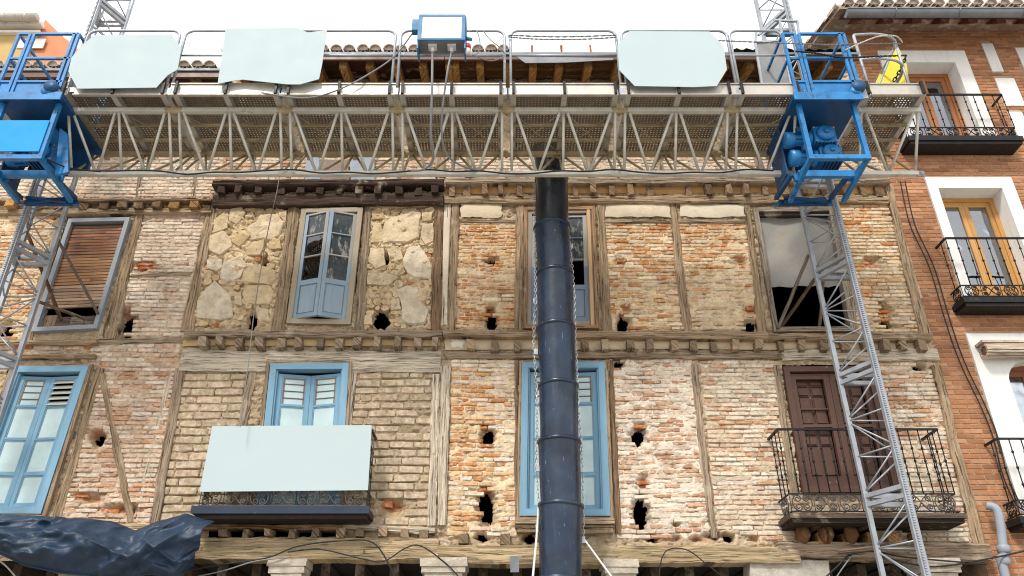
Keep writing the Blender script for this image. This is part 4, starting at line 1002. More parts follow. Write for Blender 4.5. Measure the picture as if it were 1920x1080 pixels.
# ------------------------------------------------------------------ portico below: stone columns, capitals, joists, back wall
def column(house, px_, w_px):
    p = Wp(px_, 1062, 9.85); w = w_px * mpp(1062, 9.85) / 2; zt = Wp(px_, 1049, 9.85).z
    mb = MB()
    for (a, b, k, sft) in ((0, .09, 1.0, .01), (.092, .16, .93, 0), (.162, .27, .80, 0), (.272, .36, .62, .01)):
        mb.box(p.x - w * k, p.x + w * k, 9.85 - w * k * .8 + .1, 9.85 + w * k * .8 + .1, zt - b, zt - a, (.50, .44, .36), j=.007)
    col_ = mb.build('stone_capital', M['stone'], house)
    mb = MB(); mb.tube([(p.x, 9.95, .0), (p.x, 9.95, 1.2), (p.x, 9.95, zt - .362)], [w * .62, w * .60, w * .52], 16, (.48, .43, .35)); mb.build('column_shaft', M['stone'], house)
column(houseB, 540, 72); column(houseC, 833, 88); column(houseC, 1163, 68); column(houseA, 150, 80); column(houseC, 1755, 80)
for h, X0, X1 in ((houseA, -11, -4.4), (houseB, -4.3, -.75), (houseC, -.7, 6.0)):
    x = X0
    while x < X1:
        mb = MB(); mb.box(x, x + .11, 10.2, 13.9, 3.22, 3.40, (.10, .075, .055), 'y'); mb.build('ceiling_joist', M['wood'], h); x += .42
# big rough slab at the lower right
q = wx([(1402, 1052), (1548, 1054), (1552, 1100), (1402, 1100)]); mb = MB(); mb.plate([Vector((p.x, 9.9, p.z)) for p in reversed(q)], .3, (.46, .42, .36)); mb.build('stone_block', M['stone'], houseC)
# ------------------------------------------------------------------ brick house at the right
HB = thing('brick_house', 'red brick house with white window surrounds and black iron balconies, at the right', 'house', (9, 10, 0))
XR = 14.0; ZT = Wp(1700, 52, 10).z + .05
def rx(z): return float(xat(CR, z)) + .0
RO = [(6.69, 7.67, 9.68, 11.50), (6.69, 7.67, 6.85, 8.89), (6.80, 7.75, 3.90, 6.05), (9.5, 10.5, 9.6, 11.5), (9.5, 10.5, 6.85, 8.9), (9.5, 10.5, 3.9, 6.05)]     # openings
SUR = [(6.42, 7.90, 9.60, 11.77), (6.54, 7.87, 6.77, 9.09), (6.42, 8.1, 3.8, 6.42), (9.2, 10.8, 9.4, 11.77), (9.2, 10.8, 6.6, 9.09), (9.2, 10.8, 3.7, 6.42)]
STRIP = [(8.25, 8.44, 11.30, 11.95), (8.24, 8.56, 10.55, 11.15), (8.24, 8.46, 9.85, 10.42), (8.80, 9.1, 11.2, 11.85), (8.75, 9.05, 10.1, 10.9)]
# wall body, cut round the openings by building it from strips
cuts_x = sorted({-1e9, 1e9} | {a for r in RO for a in r[:2]})
def solid(x, z): return not any(r[0] < x < r[1] and r[2] < z < r[3] for r in RO)
RO_ = RO; RO = [(a - .03, b + .03, c - .03, d + .03) for a, b, c, d in RO]
zs_ = sorted({0, ZT} | {v for r in RO for v in r[2:]}); mb = MB()
for i in range(len(zs_) - 1):
    za, zb_ = zs_[i], zs_[i + 1]; xs_ = sorted({XR} | {v for r in RO if r[2] < (za + zb_) / 2 < r[3] for v in r[:2]}); x = None
    edges = [None] + xs_
    for k in range(len(xs_)):
        xa = edges[k]; xb = xs_[k]; mid = (xb - .05)
        if k % 2 == 1: continue
        if xa is None:
            n = max(1, int((zb_ - za) / .25))
            for j in range(n):
                z0_ = za + (zb_ - za) * j / n; z1_ = za + (zb_ - za) * (j + 1) / n; l0, l1 = rx(z0_), rx(z1_)
                mb.hexa([(l0, 10.0, z0_), (xb, 10, z0_), (xb, 10, z1_), (l1, 10, z1_), (l0, 10.4, z0_), (xb, 10.4, z0_), (xb, 10.4, z1_), (l1, 10.4, z1_)])
        else: mb.box(xa, xb, 10, 10.4, za, zb_)
mb.build('wall', M['newmortar'], HB); RO = RO_
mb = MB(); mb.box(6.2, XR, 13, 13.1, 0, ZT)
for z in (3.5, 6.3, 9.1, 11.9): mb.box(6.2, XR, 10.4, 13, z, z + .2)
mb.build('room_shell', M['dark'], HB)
rb = []; pitch = .067; z = .3; row = 0
while z < ZT - .02:
    x = rx(z) + .012 - (0 if row % 2 else .12); lim0 = rx(z) + .008
    while x < 9.2:
        a, b = max(x, lim0), x + .229; x += .240
        cxx, czz = (a + b) / 2, z
        blk = [r for r in SUR[:3] + STRIP if r[2] - .02 < czz < r[3] + .02 and b > r[0] and a < r[1]]
        if blk:
            r = blk[0]
            if a < r[0] - .03: b = r[0] - .004
            elif b > r[1] + .03: a = r[1] + .004
            else: continue
        if b - a > .03: rb.append((a, b, z))
    z += pitch; row += 1
def bsz(t):
    p = to_px((t[0], 10, t[2])); q = to_px((t[1], 10, t[2] + .05)); return (q[0] - p[0]) * abs(p[1] - q[1]) if (-5 < p[0] < 1925 and -5 < p[1] < 1085) else -1
rb.sort(key=bsz, reverse=True); big = MB()
for i, (a, b, z) in enumerate(rb):
    t = f1(a * 1.1, z * 1.1, 40, 3); k = R.uniform(.82, 1.12) * (.85 + .3 * t); c = R.choice([(.40, .185, .09), (.43, .20, .10), (.37, .165, .08), (.46, .235, .13), (.33, .15, .08)]); c = tuple(v * k for v in c)
    mb = MB() if i < 290 else big
    brick_geo(mb, a, b, z + .007, z + pitch - .007, 9.992 + R.uniform(-.0015, .0015), c, er=.0022)
    if i < 290: mb.build('brick', M['newbrick'], HB)
big.build('brickwork', M['newbrick'], HB)['kind'] = 'stuff'
# white surrounds: four pieces butted round each opening, with deep reveals
for k, (o, s) in enumerate(zip(RO, SUR)):
    mb = MB(); y0, y1 = 9.965, 10.06
    if k == 2: continue
    mb.box(s[0], o[0], y0, 10.30, s[2], s[3]); mb.box(o[1], s[1], y0, 10.30, s[2], s[3]); mb.box(o[0], o[1], y0, 10.30, o[3], s[3]); mb.box(o[0], o[1], y0, 10.30, s[2], o[2])
    mb.build('window_surround', M['plaster'], HB)
# arched surround low down
o, s = RO[2], SUR[2]; mb = MB(); cx = (o[0] + o[1]) / 2; r = (o[1] - o[0]) / 2; zc = o[3] - r * .75; n = 16
arc = [(cx + math.cos(math.pi - math.pi * i / n) * r, zc + math.sin(math.pi * i / n) * r * .75) for i in range(n + 1)]
for i in range(n):
    (xa, za), (xb, zb_) = arc[i], arc[i + 1]
    mb.hexa([(xa, 9.965, za), (xb, 9.965, zb_), (xb, 9.965, s[3]), (xa, 9.965, s[3]), (xa, 10.3, za), (xb, 10.3, zb_), (xb, 10.3, s[3]), (xa, 10.3, s[3])])
mb.box(s[0], o[0], 9.965, 10.3, s[2], s[3]); mb.box(o[1], s[1], 9.965, 10.3, s[2], s[3]); mb.build('window_surround', M['plaster'], HB)['label'] = 'arched white window surround'
for r_ in STRIP:
    mb = MB(); mb.box(r_[0], r_[1], 9.975, 10.01, r_[2], r_[3]); mb.build('white_inset', M['plaster'], HB)
def wood_window(o, col, leaf2=True, label=None):
    x0, x1, z0, z1 = o; Y = 10.24; t = .07; mb = MB()
    mb.box(x0, x0 + t, Y, Y + .1, z0, z1, jit(col), 'z'); mb.box(x1 - t, x1, Y, Y + .1, z0, z1, jit(col), 'z'); mb.box(x0 + t, x1 - t, Y, Y + .1, z1 - t, z1, jit(col), 'x')
    w = mb.build('wooden_window', M['oiledwood'], HB)
    if label: w['label'] = label
    xm_ = (x0 + x1) / 2
    for a, b in ((x0 + t, xm_ - .002), (xm_ + .002, x1 - t)):
        s_ = .07; Y2 = Y + .02; mb = MB()
        mb.box(a, a + s_, Y2, Y2 + .05, z0, z1 - t, jit(col), 'z'); mb.box(b - s_, b, Y2, Y2 + .05, z0, z1 - t, jit(col), 'z')
        for (za, zb_) in ((z0, z0 + .1), (z0 + .42, z0 + .50), (z1 - t - .08, z1 - t)): mb.box(a + s_, b - s_, Y2, Y2 + .05, za, zb_, jit(col), 'x')
        mb.build('window_leaf', M['oiledwood'], w)
        mb = MB(); mb.box(a + s_, b - s_, Y2 + .015, Y2 + .03, z0 + .1, z0 + .42, jit(col), 'z'); mb.box(a + s_ + .03, b - s_ - .03, Y2 + .006, Y2 + .014, z0 + .13, z0 + .39, jit(col), 'z'); mb.build('panel', M['oiledwood'], w)
        mb = MB(); mb.box(a + s_, b - s_, Y2 + .02, Y2 + .026, z0 + .5, z1 - t - .08); mb.build('pane', M['glassr'], w)
    mb = MB(); n = 30; vs_ = []
    for i in range(n + 1):
        x = x0 + t + (x1 - x0 - 2 * t) * i / n
        for z_ in (z0 + .1, z1 - .1): vs_.append((x, Y + .085 + .014 * math.sin(i * 1.7) + .01 * math.sin(i * .6), z_))
    mb.add(vs_, [(2 * i, 2 * i + 2, 2 * i + 3, 2 * i + 1) for i in range(n)], smooth=True); mb.build('curtain', M['curtain'], w)
wood_window(RO[0], (.36, .14, .05), label='reddish wooden window behind the top balcony'); wood_window(RO[1], (.50, .26, .08), label='honey coloured wooden window'); wood_window(RO[2], (.26, .10, .05), label='dark wooden arched window')
for k in (3, 4, 5): wood_window(RO[k], (.36, .16, .06))
Yf = 9.72
for (x0, x1, zs1, zt1) in ((6.33, 8.03, 9.67, 10.55), (6.39, 8.3, 6.84, 7.82), (6.23, 8.5, 3.86, 4.83)):
    balcony(HB, x0, x1, zs1, zt1, Yf, M['iron'], M['iron'], slab_h=.08, band=.17, step=.15, over=.04, knots=(.25, .52, .78), Yw=9.99)
# rolled blind under the lower surround
mb = MB(); xa, xb = Wp(1838, 650, 9.85).x, 8.3; zc = Wp(1900, 655, 9.85).z
mb.box(xa, xb, 9.78, 9.96, zc + .075, zc + .11, (.45, .36, .28)); rt = mb.build('rolled_blind', M['wood'], HB)
mb = MB()
for k in range(14):
    a = 6.283 * k / 14; mb.beam((xa + .03, 9.86 + math.cos(a) * .085, zc + math.sin(a) * .085 - .02), (xb, 9.86 + math.cos(a) * .085, zc + math.sin(a) * .085 - .02), .034, .030, col=(.55, .45, .36), grain=True)
mb.tube([(xa + .05, 9.86, zc - .02), (xb, 9.86, zc - .02)], .078, 10, (.3, .2, .14)); mb.build('slat_roll', M['wood'], rt)
# eave: gutter, rafters, tiles
Ye = 9.35; zg = Wp(1750, 27, Ye).z; xa = Wp(1588, 32, Ye).x
mb = MB(); n = 10; L = []
for x in (xa, XR):
    for k in range(n + 1): a = math.pi + math.pi * k / n; L.append((x, Ye + math.cos(a) * .085, zg + .05 + math.sin(a) * .10))
fs = [(k, n + 1 + k, n + 2 + k, k + 1) for k in range(n)] + [tuple(range(n + 1))]
mb.add(L, fs, smooth=False); mb.tube([(xa, Ye - .088, zg + .05), (XR, Ye - .088, zg + .05)], .012, 6); mb.build('gutter', M['zinc'], HB)
for k in range(5): 
    x = xa + .8 + k * 1.05; mb = MB(); mb.tube([(x, Ye + math.cos(math.pi + math.pi * i / 8) * .093, zg + .05 + math.sin(math.pi + math.pi * i / 8) * .108) for i in range(9)], .009, 5); mb.build('gutter_bracket', M['zinc'], HB)
zso = zg + .06
mb = MB(); mb.hexa([(xa + .02, Ye + .1, zso), (XR, Ye + .1, zso), (XR, Ye + .1, zso + .03), (xa + .02, Ye + .1, zso + .03), (xa + .02, 10.4, ZT + .30), (XR, 10.4, ZT + .30), (XR, 10.4, ZT + .33), (xa + .02, 10.4, ZT + .33)], (.11, .05, .04), 'x'); mb.build('soffit', M['wood'], HB)
mb = MB(); mb.hexa([(xa - .1, Ye - .03, zso + .035), (XR, Ye - .03, zso + .035), (XR, Ye - .03, zso + .075), (xa - .1, Ye - .03, zso + .075), (xa - .1, 14, zso + 1.5), (XR, 14, zso + 1.5), (XR, 14, zso + 1.54), (xa - .1, 14, zso + 1.54)], (.28, .2, .15)); mb.build('roof', M['tile'], HB)
x = Wp(1600, 42, 9.6).x
while x < 10.5:
    mb = MB(); w = .075; y0, y1 = Ye + .14, 10.0; mb.hexa([(x, y0 + .04, zso - .07), (x + 2 * w, y0 + .04, zso - .07), (x + 2 * w, y0, zso + .02), (x, y0, zso + .02), (x, y1, ZT + .01), (x + 2 * w, y1, ZT + .01), (x + 2 * w, y1, ZT + .15), (x, y1, ZT + .15)], (.17, .065, .045), 'y'); mb.build('rafter', M['wood'], HB); x += .47
tiles(HB, xa - .05, 10.5, Ye - .02, zso + .07, pitch=.215, courses=1)
n = 9      # tiles climbing the gable verge
for k in range(n):
    o = link('roof_tile', tile_mesh('tile'), HB, (xa - .06, Ye + .1 + k * .36, zso + .13 + k * .36 * .38)); o.rotation_euler = (math.atan(.36), 0, 0)
# gable side wall above the old roofs
mb = MB(); l = xa + .22; mb.add([(l, 10.02, 9), (l, 14, 9), (l, 14, zso + 1.45), (l, 10.02, zso + .3), (l + .2, 10.02, 9), (l + .2, 14, 9), (l + .2, 14, zso + 1.45), (l + .2, 10.02, zso + .3)], [(0, 3, 2, 1), (4, 5, 6, 7), (0, 4, 7, 3), (3, 7, 6, 2), (2, 6, 5, 1), (0, 1, 5, 4)]); mb.build('gable_wall', M['newmortar'], HB)
# downpipe at the corner
pp = [Wp(1850, 948, 9.85), Wp(1868, 955, 9.8), Wp(1876, 985, 9.8), Wp(1882, 1040, 9.8), Wp(1890, 1100, 9.8)]
mb = MB(); mb.tube(smooth_path([Vector((p.x, p.y, p.z)) for p in pp[:3]] + [pp[3], pp[4], Vector((pp[4].x, 9.8, .2))], 5), .052, 14)
pipe = mb.build('downpipe', M['pvc'], HB)
for y_ in (1030, 1052):
    p = Wp(1882, y_, 9.8); mb = MB(); mb.tube([(p.x, 9.8, p.z - .05), (p.x, 9.8, p.z - .03), (p.x, 9.8, p.z + .03), (p.x, 9.8, p.z + .05)], [.055, .075, .075, .06], 14); mb.build('pipe_collar', M['pvc'], pipe)

# ------------------------------------------------------------------ ochre and orange house behind, at the top left
OH = thing('rendered_house', 'ochre and orange rendered house rising behind the roof at the top left', 'house', (-14, 14, 0))
Yo = 14.5
zt_ = Wp(60, 42, Yo).z; x1 = Wp(72, 60, Yo).x; zb_ = 8.5
mb = MB(); mb.box(-24, x1, Yo, Yo + 6, 0, zt_); mb.build('front_wall', M['ochrewall'], OH)
g0 = [Wp(72, 34, Yo), Wp(108, 62, Yo), Wp(133, 84, Yo), Wp(150, 140, Yo)]
xr = Wp(140, 90, Yo + .5).x
mb = MB(); Pg = [(x1 + .003, Yo + .05, 0), (Wp(150, 95, Yo).x, Yo + .05, 0), (Wp(152, 96, Yo).x, Yo + .05, Wp(152, 96, Yo).z), (Wp(108, 58, Yo).x, Yo + .05, Wp(108, 58, Yo).z), (x1 + .003, Yo + .05, Wp(75, 33, Yo).z)]
mb.plate([Vector(p) for p in Pg], 6, d=(0, 1, 0)); mb.build('gable_wall', M['orangewall'], OH)
for (ya, yb_, pr_) in ((48, 54, .16), (62, 66, .10)):
    z1_, z0_ = Wp(60, ya, Yo).z, Wp(60, yb_, Yo).z; mb = MB(); mb.box(-24, x1 + .1, Yo - pr_, Yo - .001, z0_, z1_); mb.build('cornice', M['plaster'], OH)
p = Wp(70, 33, Yo - .3); mb = MB(); mb.tube([(-24, Yo - .3, p.z), (p.x, Yo - .3, p.z)], .11, 12); mb.build('gutter', M['alum'], OH)
for px_ in (8, 50): pq = Wp(px_, 33, Yo - .3); mb = MB(); mb.tube([(pq.x - .03, Yo - .3, pq.z), (pq.x + .03, Yo - .3, pq.z)], .12, 12); mb.build('gutter_joint', M['alum'], OH)
a = Wp(38, 73, Yo - .02); b = Wp(80, 90, Yo - .02); mb = MB(); mb.box(a.x, b.x, Yo - .03, Yo - .002, b.z, a.z); mb.build('white_panel', M['plaster'], OH)
# ------------------------------------------------------------------ lattice masts
def mast(label, xo, xa, n0=0, ztop=12.6):
    """triangular mast: one leg with the rack towards the street, two legs behind it"""
    Y0, Y1 = 8.86, 9.30; xo2 = 2 * xa - xo
    m = thing('lattice_mast', label, 'mast', (xa, 9.1, 0), 'lattice masts of the climbing platform')
    for (x, y, h) in ((xa, Y0, .026), (xo, Y1, .026), (xo2, Y1, .026)):
        mb = MB(); mb.box(x - h, x + h, y - h, y + h, .0, ztop); mb.build('corner_post', M['galv'], m)
    mb = MB(); mb.box(xa - .030, xa + .030, Y0 - .042, Y0 - .0265, .0, ztop)
    z = 1.6
    while z < ztop: mb.box(xa - .013, xa + .013, Y0 - .060, Y0 - .042, z, z + .014); z += .028
    mb.build('toothed_rack', M['galv'], m)
    z = .45 + n0; r = .0105; faces = (((xo, Y1), (xa, Y0)), ((xo2, Y1), (xa, Y0)), ((xo, Y1), (xo2, Y1)))
    while z < ztop:
        for (a, b) in faces:
            for dz in (-.05, .05):
                mb = MB(); mb.beam((a[0], a[1], z + dz), (b[0], b[1], z + dz), .05, .05); mb.build('section_joint', M['galv'], m)
        for k in range(3):
            za = z + .09 + k * .45; zb_ = za + .43
            for f, ((ax, ay), (bx_, by)) in enumerate(faces):
                if (k + (f == 1)) % 2: ax, bx_, ay, by = bx_, ax, by, ay
                mb = MB(); mb.tube([(ax, ay, za), (bx_, by, zb_ - .03)], r, 6); mb.build('diagonal_brace', M['galv'], m)
                if k < 2:
                    mb = MB(); mb.tube([(ax, ay, zb_), (bx_, by, zb_)], r, 6); mb.build('cross_brace', M['galv'], m)
        z += 1.508
    return m
zj = Wp(1500, 700, 9.1).z; off = (zj - .45) % 1.508
mast('three-legged lattice mast with a toothed rack, in front of the brown balcony door', Wp(1503, 390, 9.3).x, Wp(1566, 390, 8.86).x, off)
zj = Wp(60, 475, 9.1).z; off = (zj - .45) % 1.508
mast('three-legged lattice mast with a toothed rack, in front of the brown blind window', Wp(124, 390, 9.3).x, Wp(52, 390, 8.86).x, off)

# ------------------------------------------------------------------ the work platform
PF = thing('work_platform', 'long suspended work platform of lattice truss and perforated decks spanning both masts', 'work platform', (0, 8.3, 8.5))
YF, YR = 7.90, 8.78; zc_ = Wp(900, 208, YF).z; zl = Wp(900, 326, (YF + YR) / 2).z; YL = (YF + YR) / 2
zd = Wp(900, 177, 7.76).z      # deck underside
bays = [128, 335, 543, 753, 958, 1170, 1380, 1590]
def bx(px): return Wp(px, 208, YF).x
BX = [bx(p) for p in bays]; xend = bx(1722)
segs = [(BX[i], BX[i + 1] - bx(958) + bx(943), False) for i in range(6)] + [(BX[6], bx(1492), True), (bx(1612), bx(1722), True), (bx(-75), bx(-10), True)]
def chord(nm, x0, x1, Y, z, h, mt): 
    mb = MB(); mb.box(x0, x1, Y - h / 2, Y + h / 2, z - h / 2, z + h / 2); mb.build(nm, mt, PF)
for (x0, x1, short) in segs:
    chord('upper_chord', x0 - .02, x1 + .02, YF, zc_, .062, M['truss']); chord('upper_chord', x0 - .02, x1 + .02, YR, zc_, .062, M['trussold']); chord('lower_chord', x0 - .02, x1 + .02, YL, zl, .062, M['truss'])
    w = x1 - x0
    def brace(nm, a, b, r=.0185, mt=M['truss']): mb = MB(); mb.tube([a, b], r, 8); mb.build(nm, mt, PF)
    if not short:
        xm_ = (x0 + x1) / 2; q1_ = x0 + w * .255; q3 = x0 + w * .745
        tops_ = [x0 + .02, xm_ - .035, xm_, xm_ + .035, x1 - .02]
        lst = [(x0 + .012, x0 + .012), (x0 + .07, q1_ - .02), (xm_ - .05, q1_ + .02), (xm_, xm_), (xm_ + .05, q3 - .02), (x1 - .07, q3 + .02), (x1 - .012, x1 - .012)]
    else: lst = [(x0 + .012, x0 + .012), (x0 + .07, (x0 + x1) / 2), (x1 - .07, (x0 + x1) / 2 + .04), (x1 - .012, x1 - .012)]
    for (a, b) in lst:
        brace('front_brace', (a, YF, zc_ - .03), (b, YL - .02, zl + .03)); brace('rear_brace', (a, YR, zc_ - .03), (b, YL + .02, zl + .03), .016, M['trussold'])
    # flat lattice between the two upper chords
    for a, b in (((x0, YF), (x0 + w / 2, YR)), ((x0 + w / 2, YR), (x1, YF)), ((x0, YR), (x0 + w / 2, YF)), ((x0 + w / 2, YF), (x1, YR))) if not short else (((x0, YF), (x1, YR)), ((x0, YR), (x1, YF))):
        mb = MB(); mb.tube([(a[0], a[1], zc_ + .01), (b[0], b[1], zc_ + .01)], .008, 5); mb.build('flat_brace', M['trussold'], PF)
    for yy in (YF + .30, YF + .60): mb = MB(); mb.box(x0, x1, yy - .015, yy + .015, zc_ + .0, zc_ + .035); mb.build('deck_stringer', M['trussold'], PF)
    # outriggers below the deck, deck panels
    xs_ = [x0 + .03, (x0 + x1) / 2, x1 - .03] if not short else [x0 + .03, x1 - .03]
    for x in xs_:
        mb = MB(); mb.box(x - .034, x + .034, 7.66, 8.98, zd - .105, zd - .012); o = mb.build('outrigger', M['alum'], PF)
        mb = MB(); mb.box(x - .016, x + .016, 7.62, 7.655, zd - .10, zd + .10); mb.build('outrigger_stop', M['iron'], PF)
    for i in range(len(xs_) - 1):
        mb = MB(); mb.box(xs_[i] + .012, xs_[i + 1] - .012, 7.70, 8.95, zd, zd + .006); mb.build('deck_panel', M['deck'], PF)
        mb = MB(); mb.box(xs_[i] + .012, xs_[i + 1] - .012, 7.685, 7.698, zd - .025, zd + .05); mb.box(xs_[i] + .012, xs_[i + 1] - .012, 8.952, 8.965, zd - .025, zd + .05); mb.build('deck_edge', M['alum'], PF)
# connectors between the bays
for i in range(1, 7):
    x = BX[i] - (bx(958) - bx(950))
    for (y, z) in ((YF, zc_), (YR, zc_), (YL, zl)):
        mb = MB(); mb.tube([(x - .11, y, z), (x - .10, y, z), (x + .10, y, z), (x + .11, y, z)], [.028, .044, .044, .028], 10); mb.tube([(x, y - .07, z + .0), (x, y + .07, z)], .022, 8); mb.build('chord_connector', M['trussold'] if y != YL else M['truss'], PF)
# bolted end plate
x = bx(1722); mb = MB(); mb.box(x, x + .10, YL - .01, YL + .01, zl - .04, zl + .04); mb.tube([(x + .07, YL - .03, zl), (x + .07, YL + .03, zl)], .03, 10); mb.build('end_lug', M['galv'], PF)
# toe boards
YT = 7.68
for (xa, xb) in [(bx(150), bx(322)), (bx(326), bx(528)), (bx(532), bx(744)), (bx(752), bx(948)), (bx(956), bx(1152)), (bx(1160), bx(1362)), (bx(1366), bx(1482)), (bx(1625), bx(1722))]:
    zb_ = Wp(900, 180, YT).z; zt = Wp(900, 159, YT).z
    mb = MB(); mb.hexa([(xa, YT - .004, zb_ + .015), (xb, YT - .004, zb_ + .015), (xb, YT - .004, zt), (xa, YT - .004, zt), (xa, YT + .012, zb_ + .015), (xb, YT + .012, zb_ + .015), (xb, YT + .012, zt), (xa, YT + .012, zt)]); mb.box(xa, xb, YT - .02, YT + .02, zt + .001, zt + .014); mb.box(xa, xb, YT - .03, YT + .012, zb_, zb_ + .012); mb.build('toe_board', M['alum'], PF)
# railings: round-cornered hoops with a mid rail
YG = 7.72
def hoop(pxa, pxb, ytop=58, ymid=104, ybot=172, mt='galv', nm='railing', label=None, r=.019):
    xa, xb = Wp(pxa, ytop, YG).x, Wp(pxb, ytop, YG).x; zt = Wp(900, ytop, YG).z; zb_ = Wp(900, ybot, YG).z; zm = Wp(900, ymid, YG).z; rr = .11
    pts = [Vector((xa, YG, zb_))] + [Vector((xa + rr - math.cos(t) * rr, YG, zt - rr + math.sin(t) * rr)) for t in [math.pi / 2 * k / 6 for k in range(7)]]
    pts += [Vector((xb - rr + math.sin(t) * rr, YG, zt - rr + math.cos(t) * rr)) for t in [math.pi / 2 * k / 6 for k in range(7)]] + [Vector((xb, YG, zb_))]
    mb = MB(); mb.tube(pts, r, 8); o = mb.build(nm, M[mt], PF)
    mb = MB(); mb.tube([(xa, YG, zm), (xb, YG, zm)], r * .8, 8); mb.build('mid_rail', M[mt], o)
    for x in (xa, xb): mb = MB(); mb.box(x - .03, x + .03, YG - .05, YG + .03, zb_ - .09, zb_ + .02); mb.build('post_socket', M['galv'], o)
for a, b in ((168, 340), (350, 546), (552, 743), (753, 946), (957, 1154), (1164, 1361), (1366, 1464)): hoop(a, b)
# round-nosed railing at the right end: returns along the short side
zt = Wp(900, 66, YG).z; zm = Wp(900, 112, YG).z; zb_ = Wp(900, 172, YG).z; xa = Wp(1600, 66, YG).x; xb = Wp(1690, 70, YG).x
for z in (zt, zm):
    mb = MB(); mb.tube(smooth_path([Vector((xa, YG, z)), Vector((xb - .35, YG, z + .02)), Vector((xb - .1, YG + .05, z)), Vector((xb, YG + .25, z - .03)), Vector((xb, 8.8, z - .03))], 5), .019, 8); mb.build('end_rail', M['galv'], PF)
for (x, y) in ((xa, YG), (xb - .04, YG + .1), (xb, 8.8)): mb = MB(); mb.tube([(x, y, zb_ - .05), (x, y, zt - .01)], .019, 8); mb.build('rail_post', M['galv'], PF)
for a, b in (((xb - .55, YG + .05, zb_), (xb - .05, 7.9, zt - .1)), ((xb - .3, YG + .3, zb_), (xb - .03, 8.3, zm))): mb = MB(); mb.tube([a, b], .014, 7); mb.build('rail_strut', M['galv'], PF)
# rear railing of the deck seen over the toe boards at the far side
# gate of grey perforated sheet leaning against the rail
q = [(1416, 80), (1466, 76), (1484, 165), (1430, 168)]
P_ = [Wp(x, y, 8.3) for x, y in q]
mg = thing('perforated_gate', 'light grey perforated gate leaning beside the right drive unit', 'gate', P_[3])
mb = MB(); mb.plate([P_[0], P_[3], P_[2], P_[1]], .004); mb.build('gate_sheet', M['mesh'], mg)
for i in range(4): mb = MB(); mb.beam(P_[i], P_[(i + 1) % 4], .03, .03); mb.build('gate_frame', M['galv'], mg)
for a, b in (((1418, 62), (1416, 80)), ((1450, 40), (1422, 66)), ((1452, 38), (1495, 40)), ((1495, 40), (1500, 80)), ((1462, 40), (1468, 78))): mb = MB(); mb.beam(Wp(*a, 8.3), Wp(*b, 8.3), .03, .03); mb.build('gate_strut', M['galv'], mg)

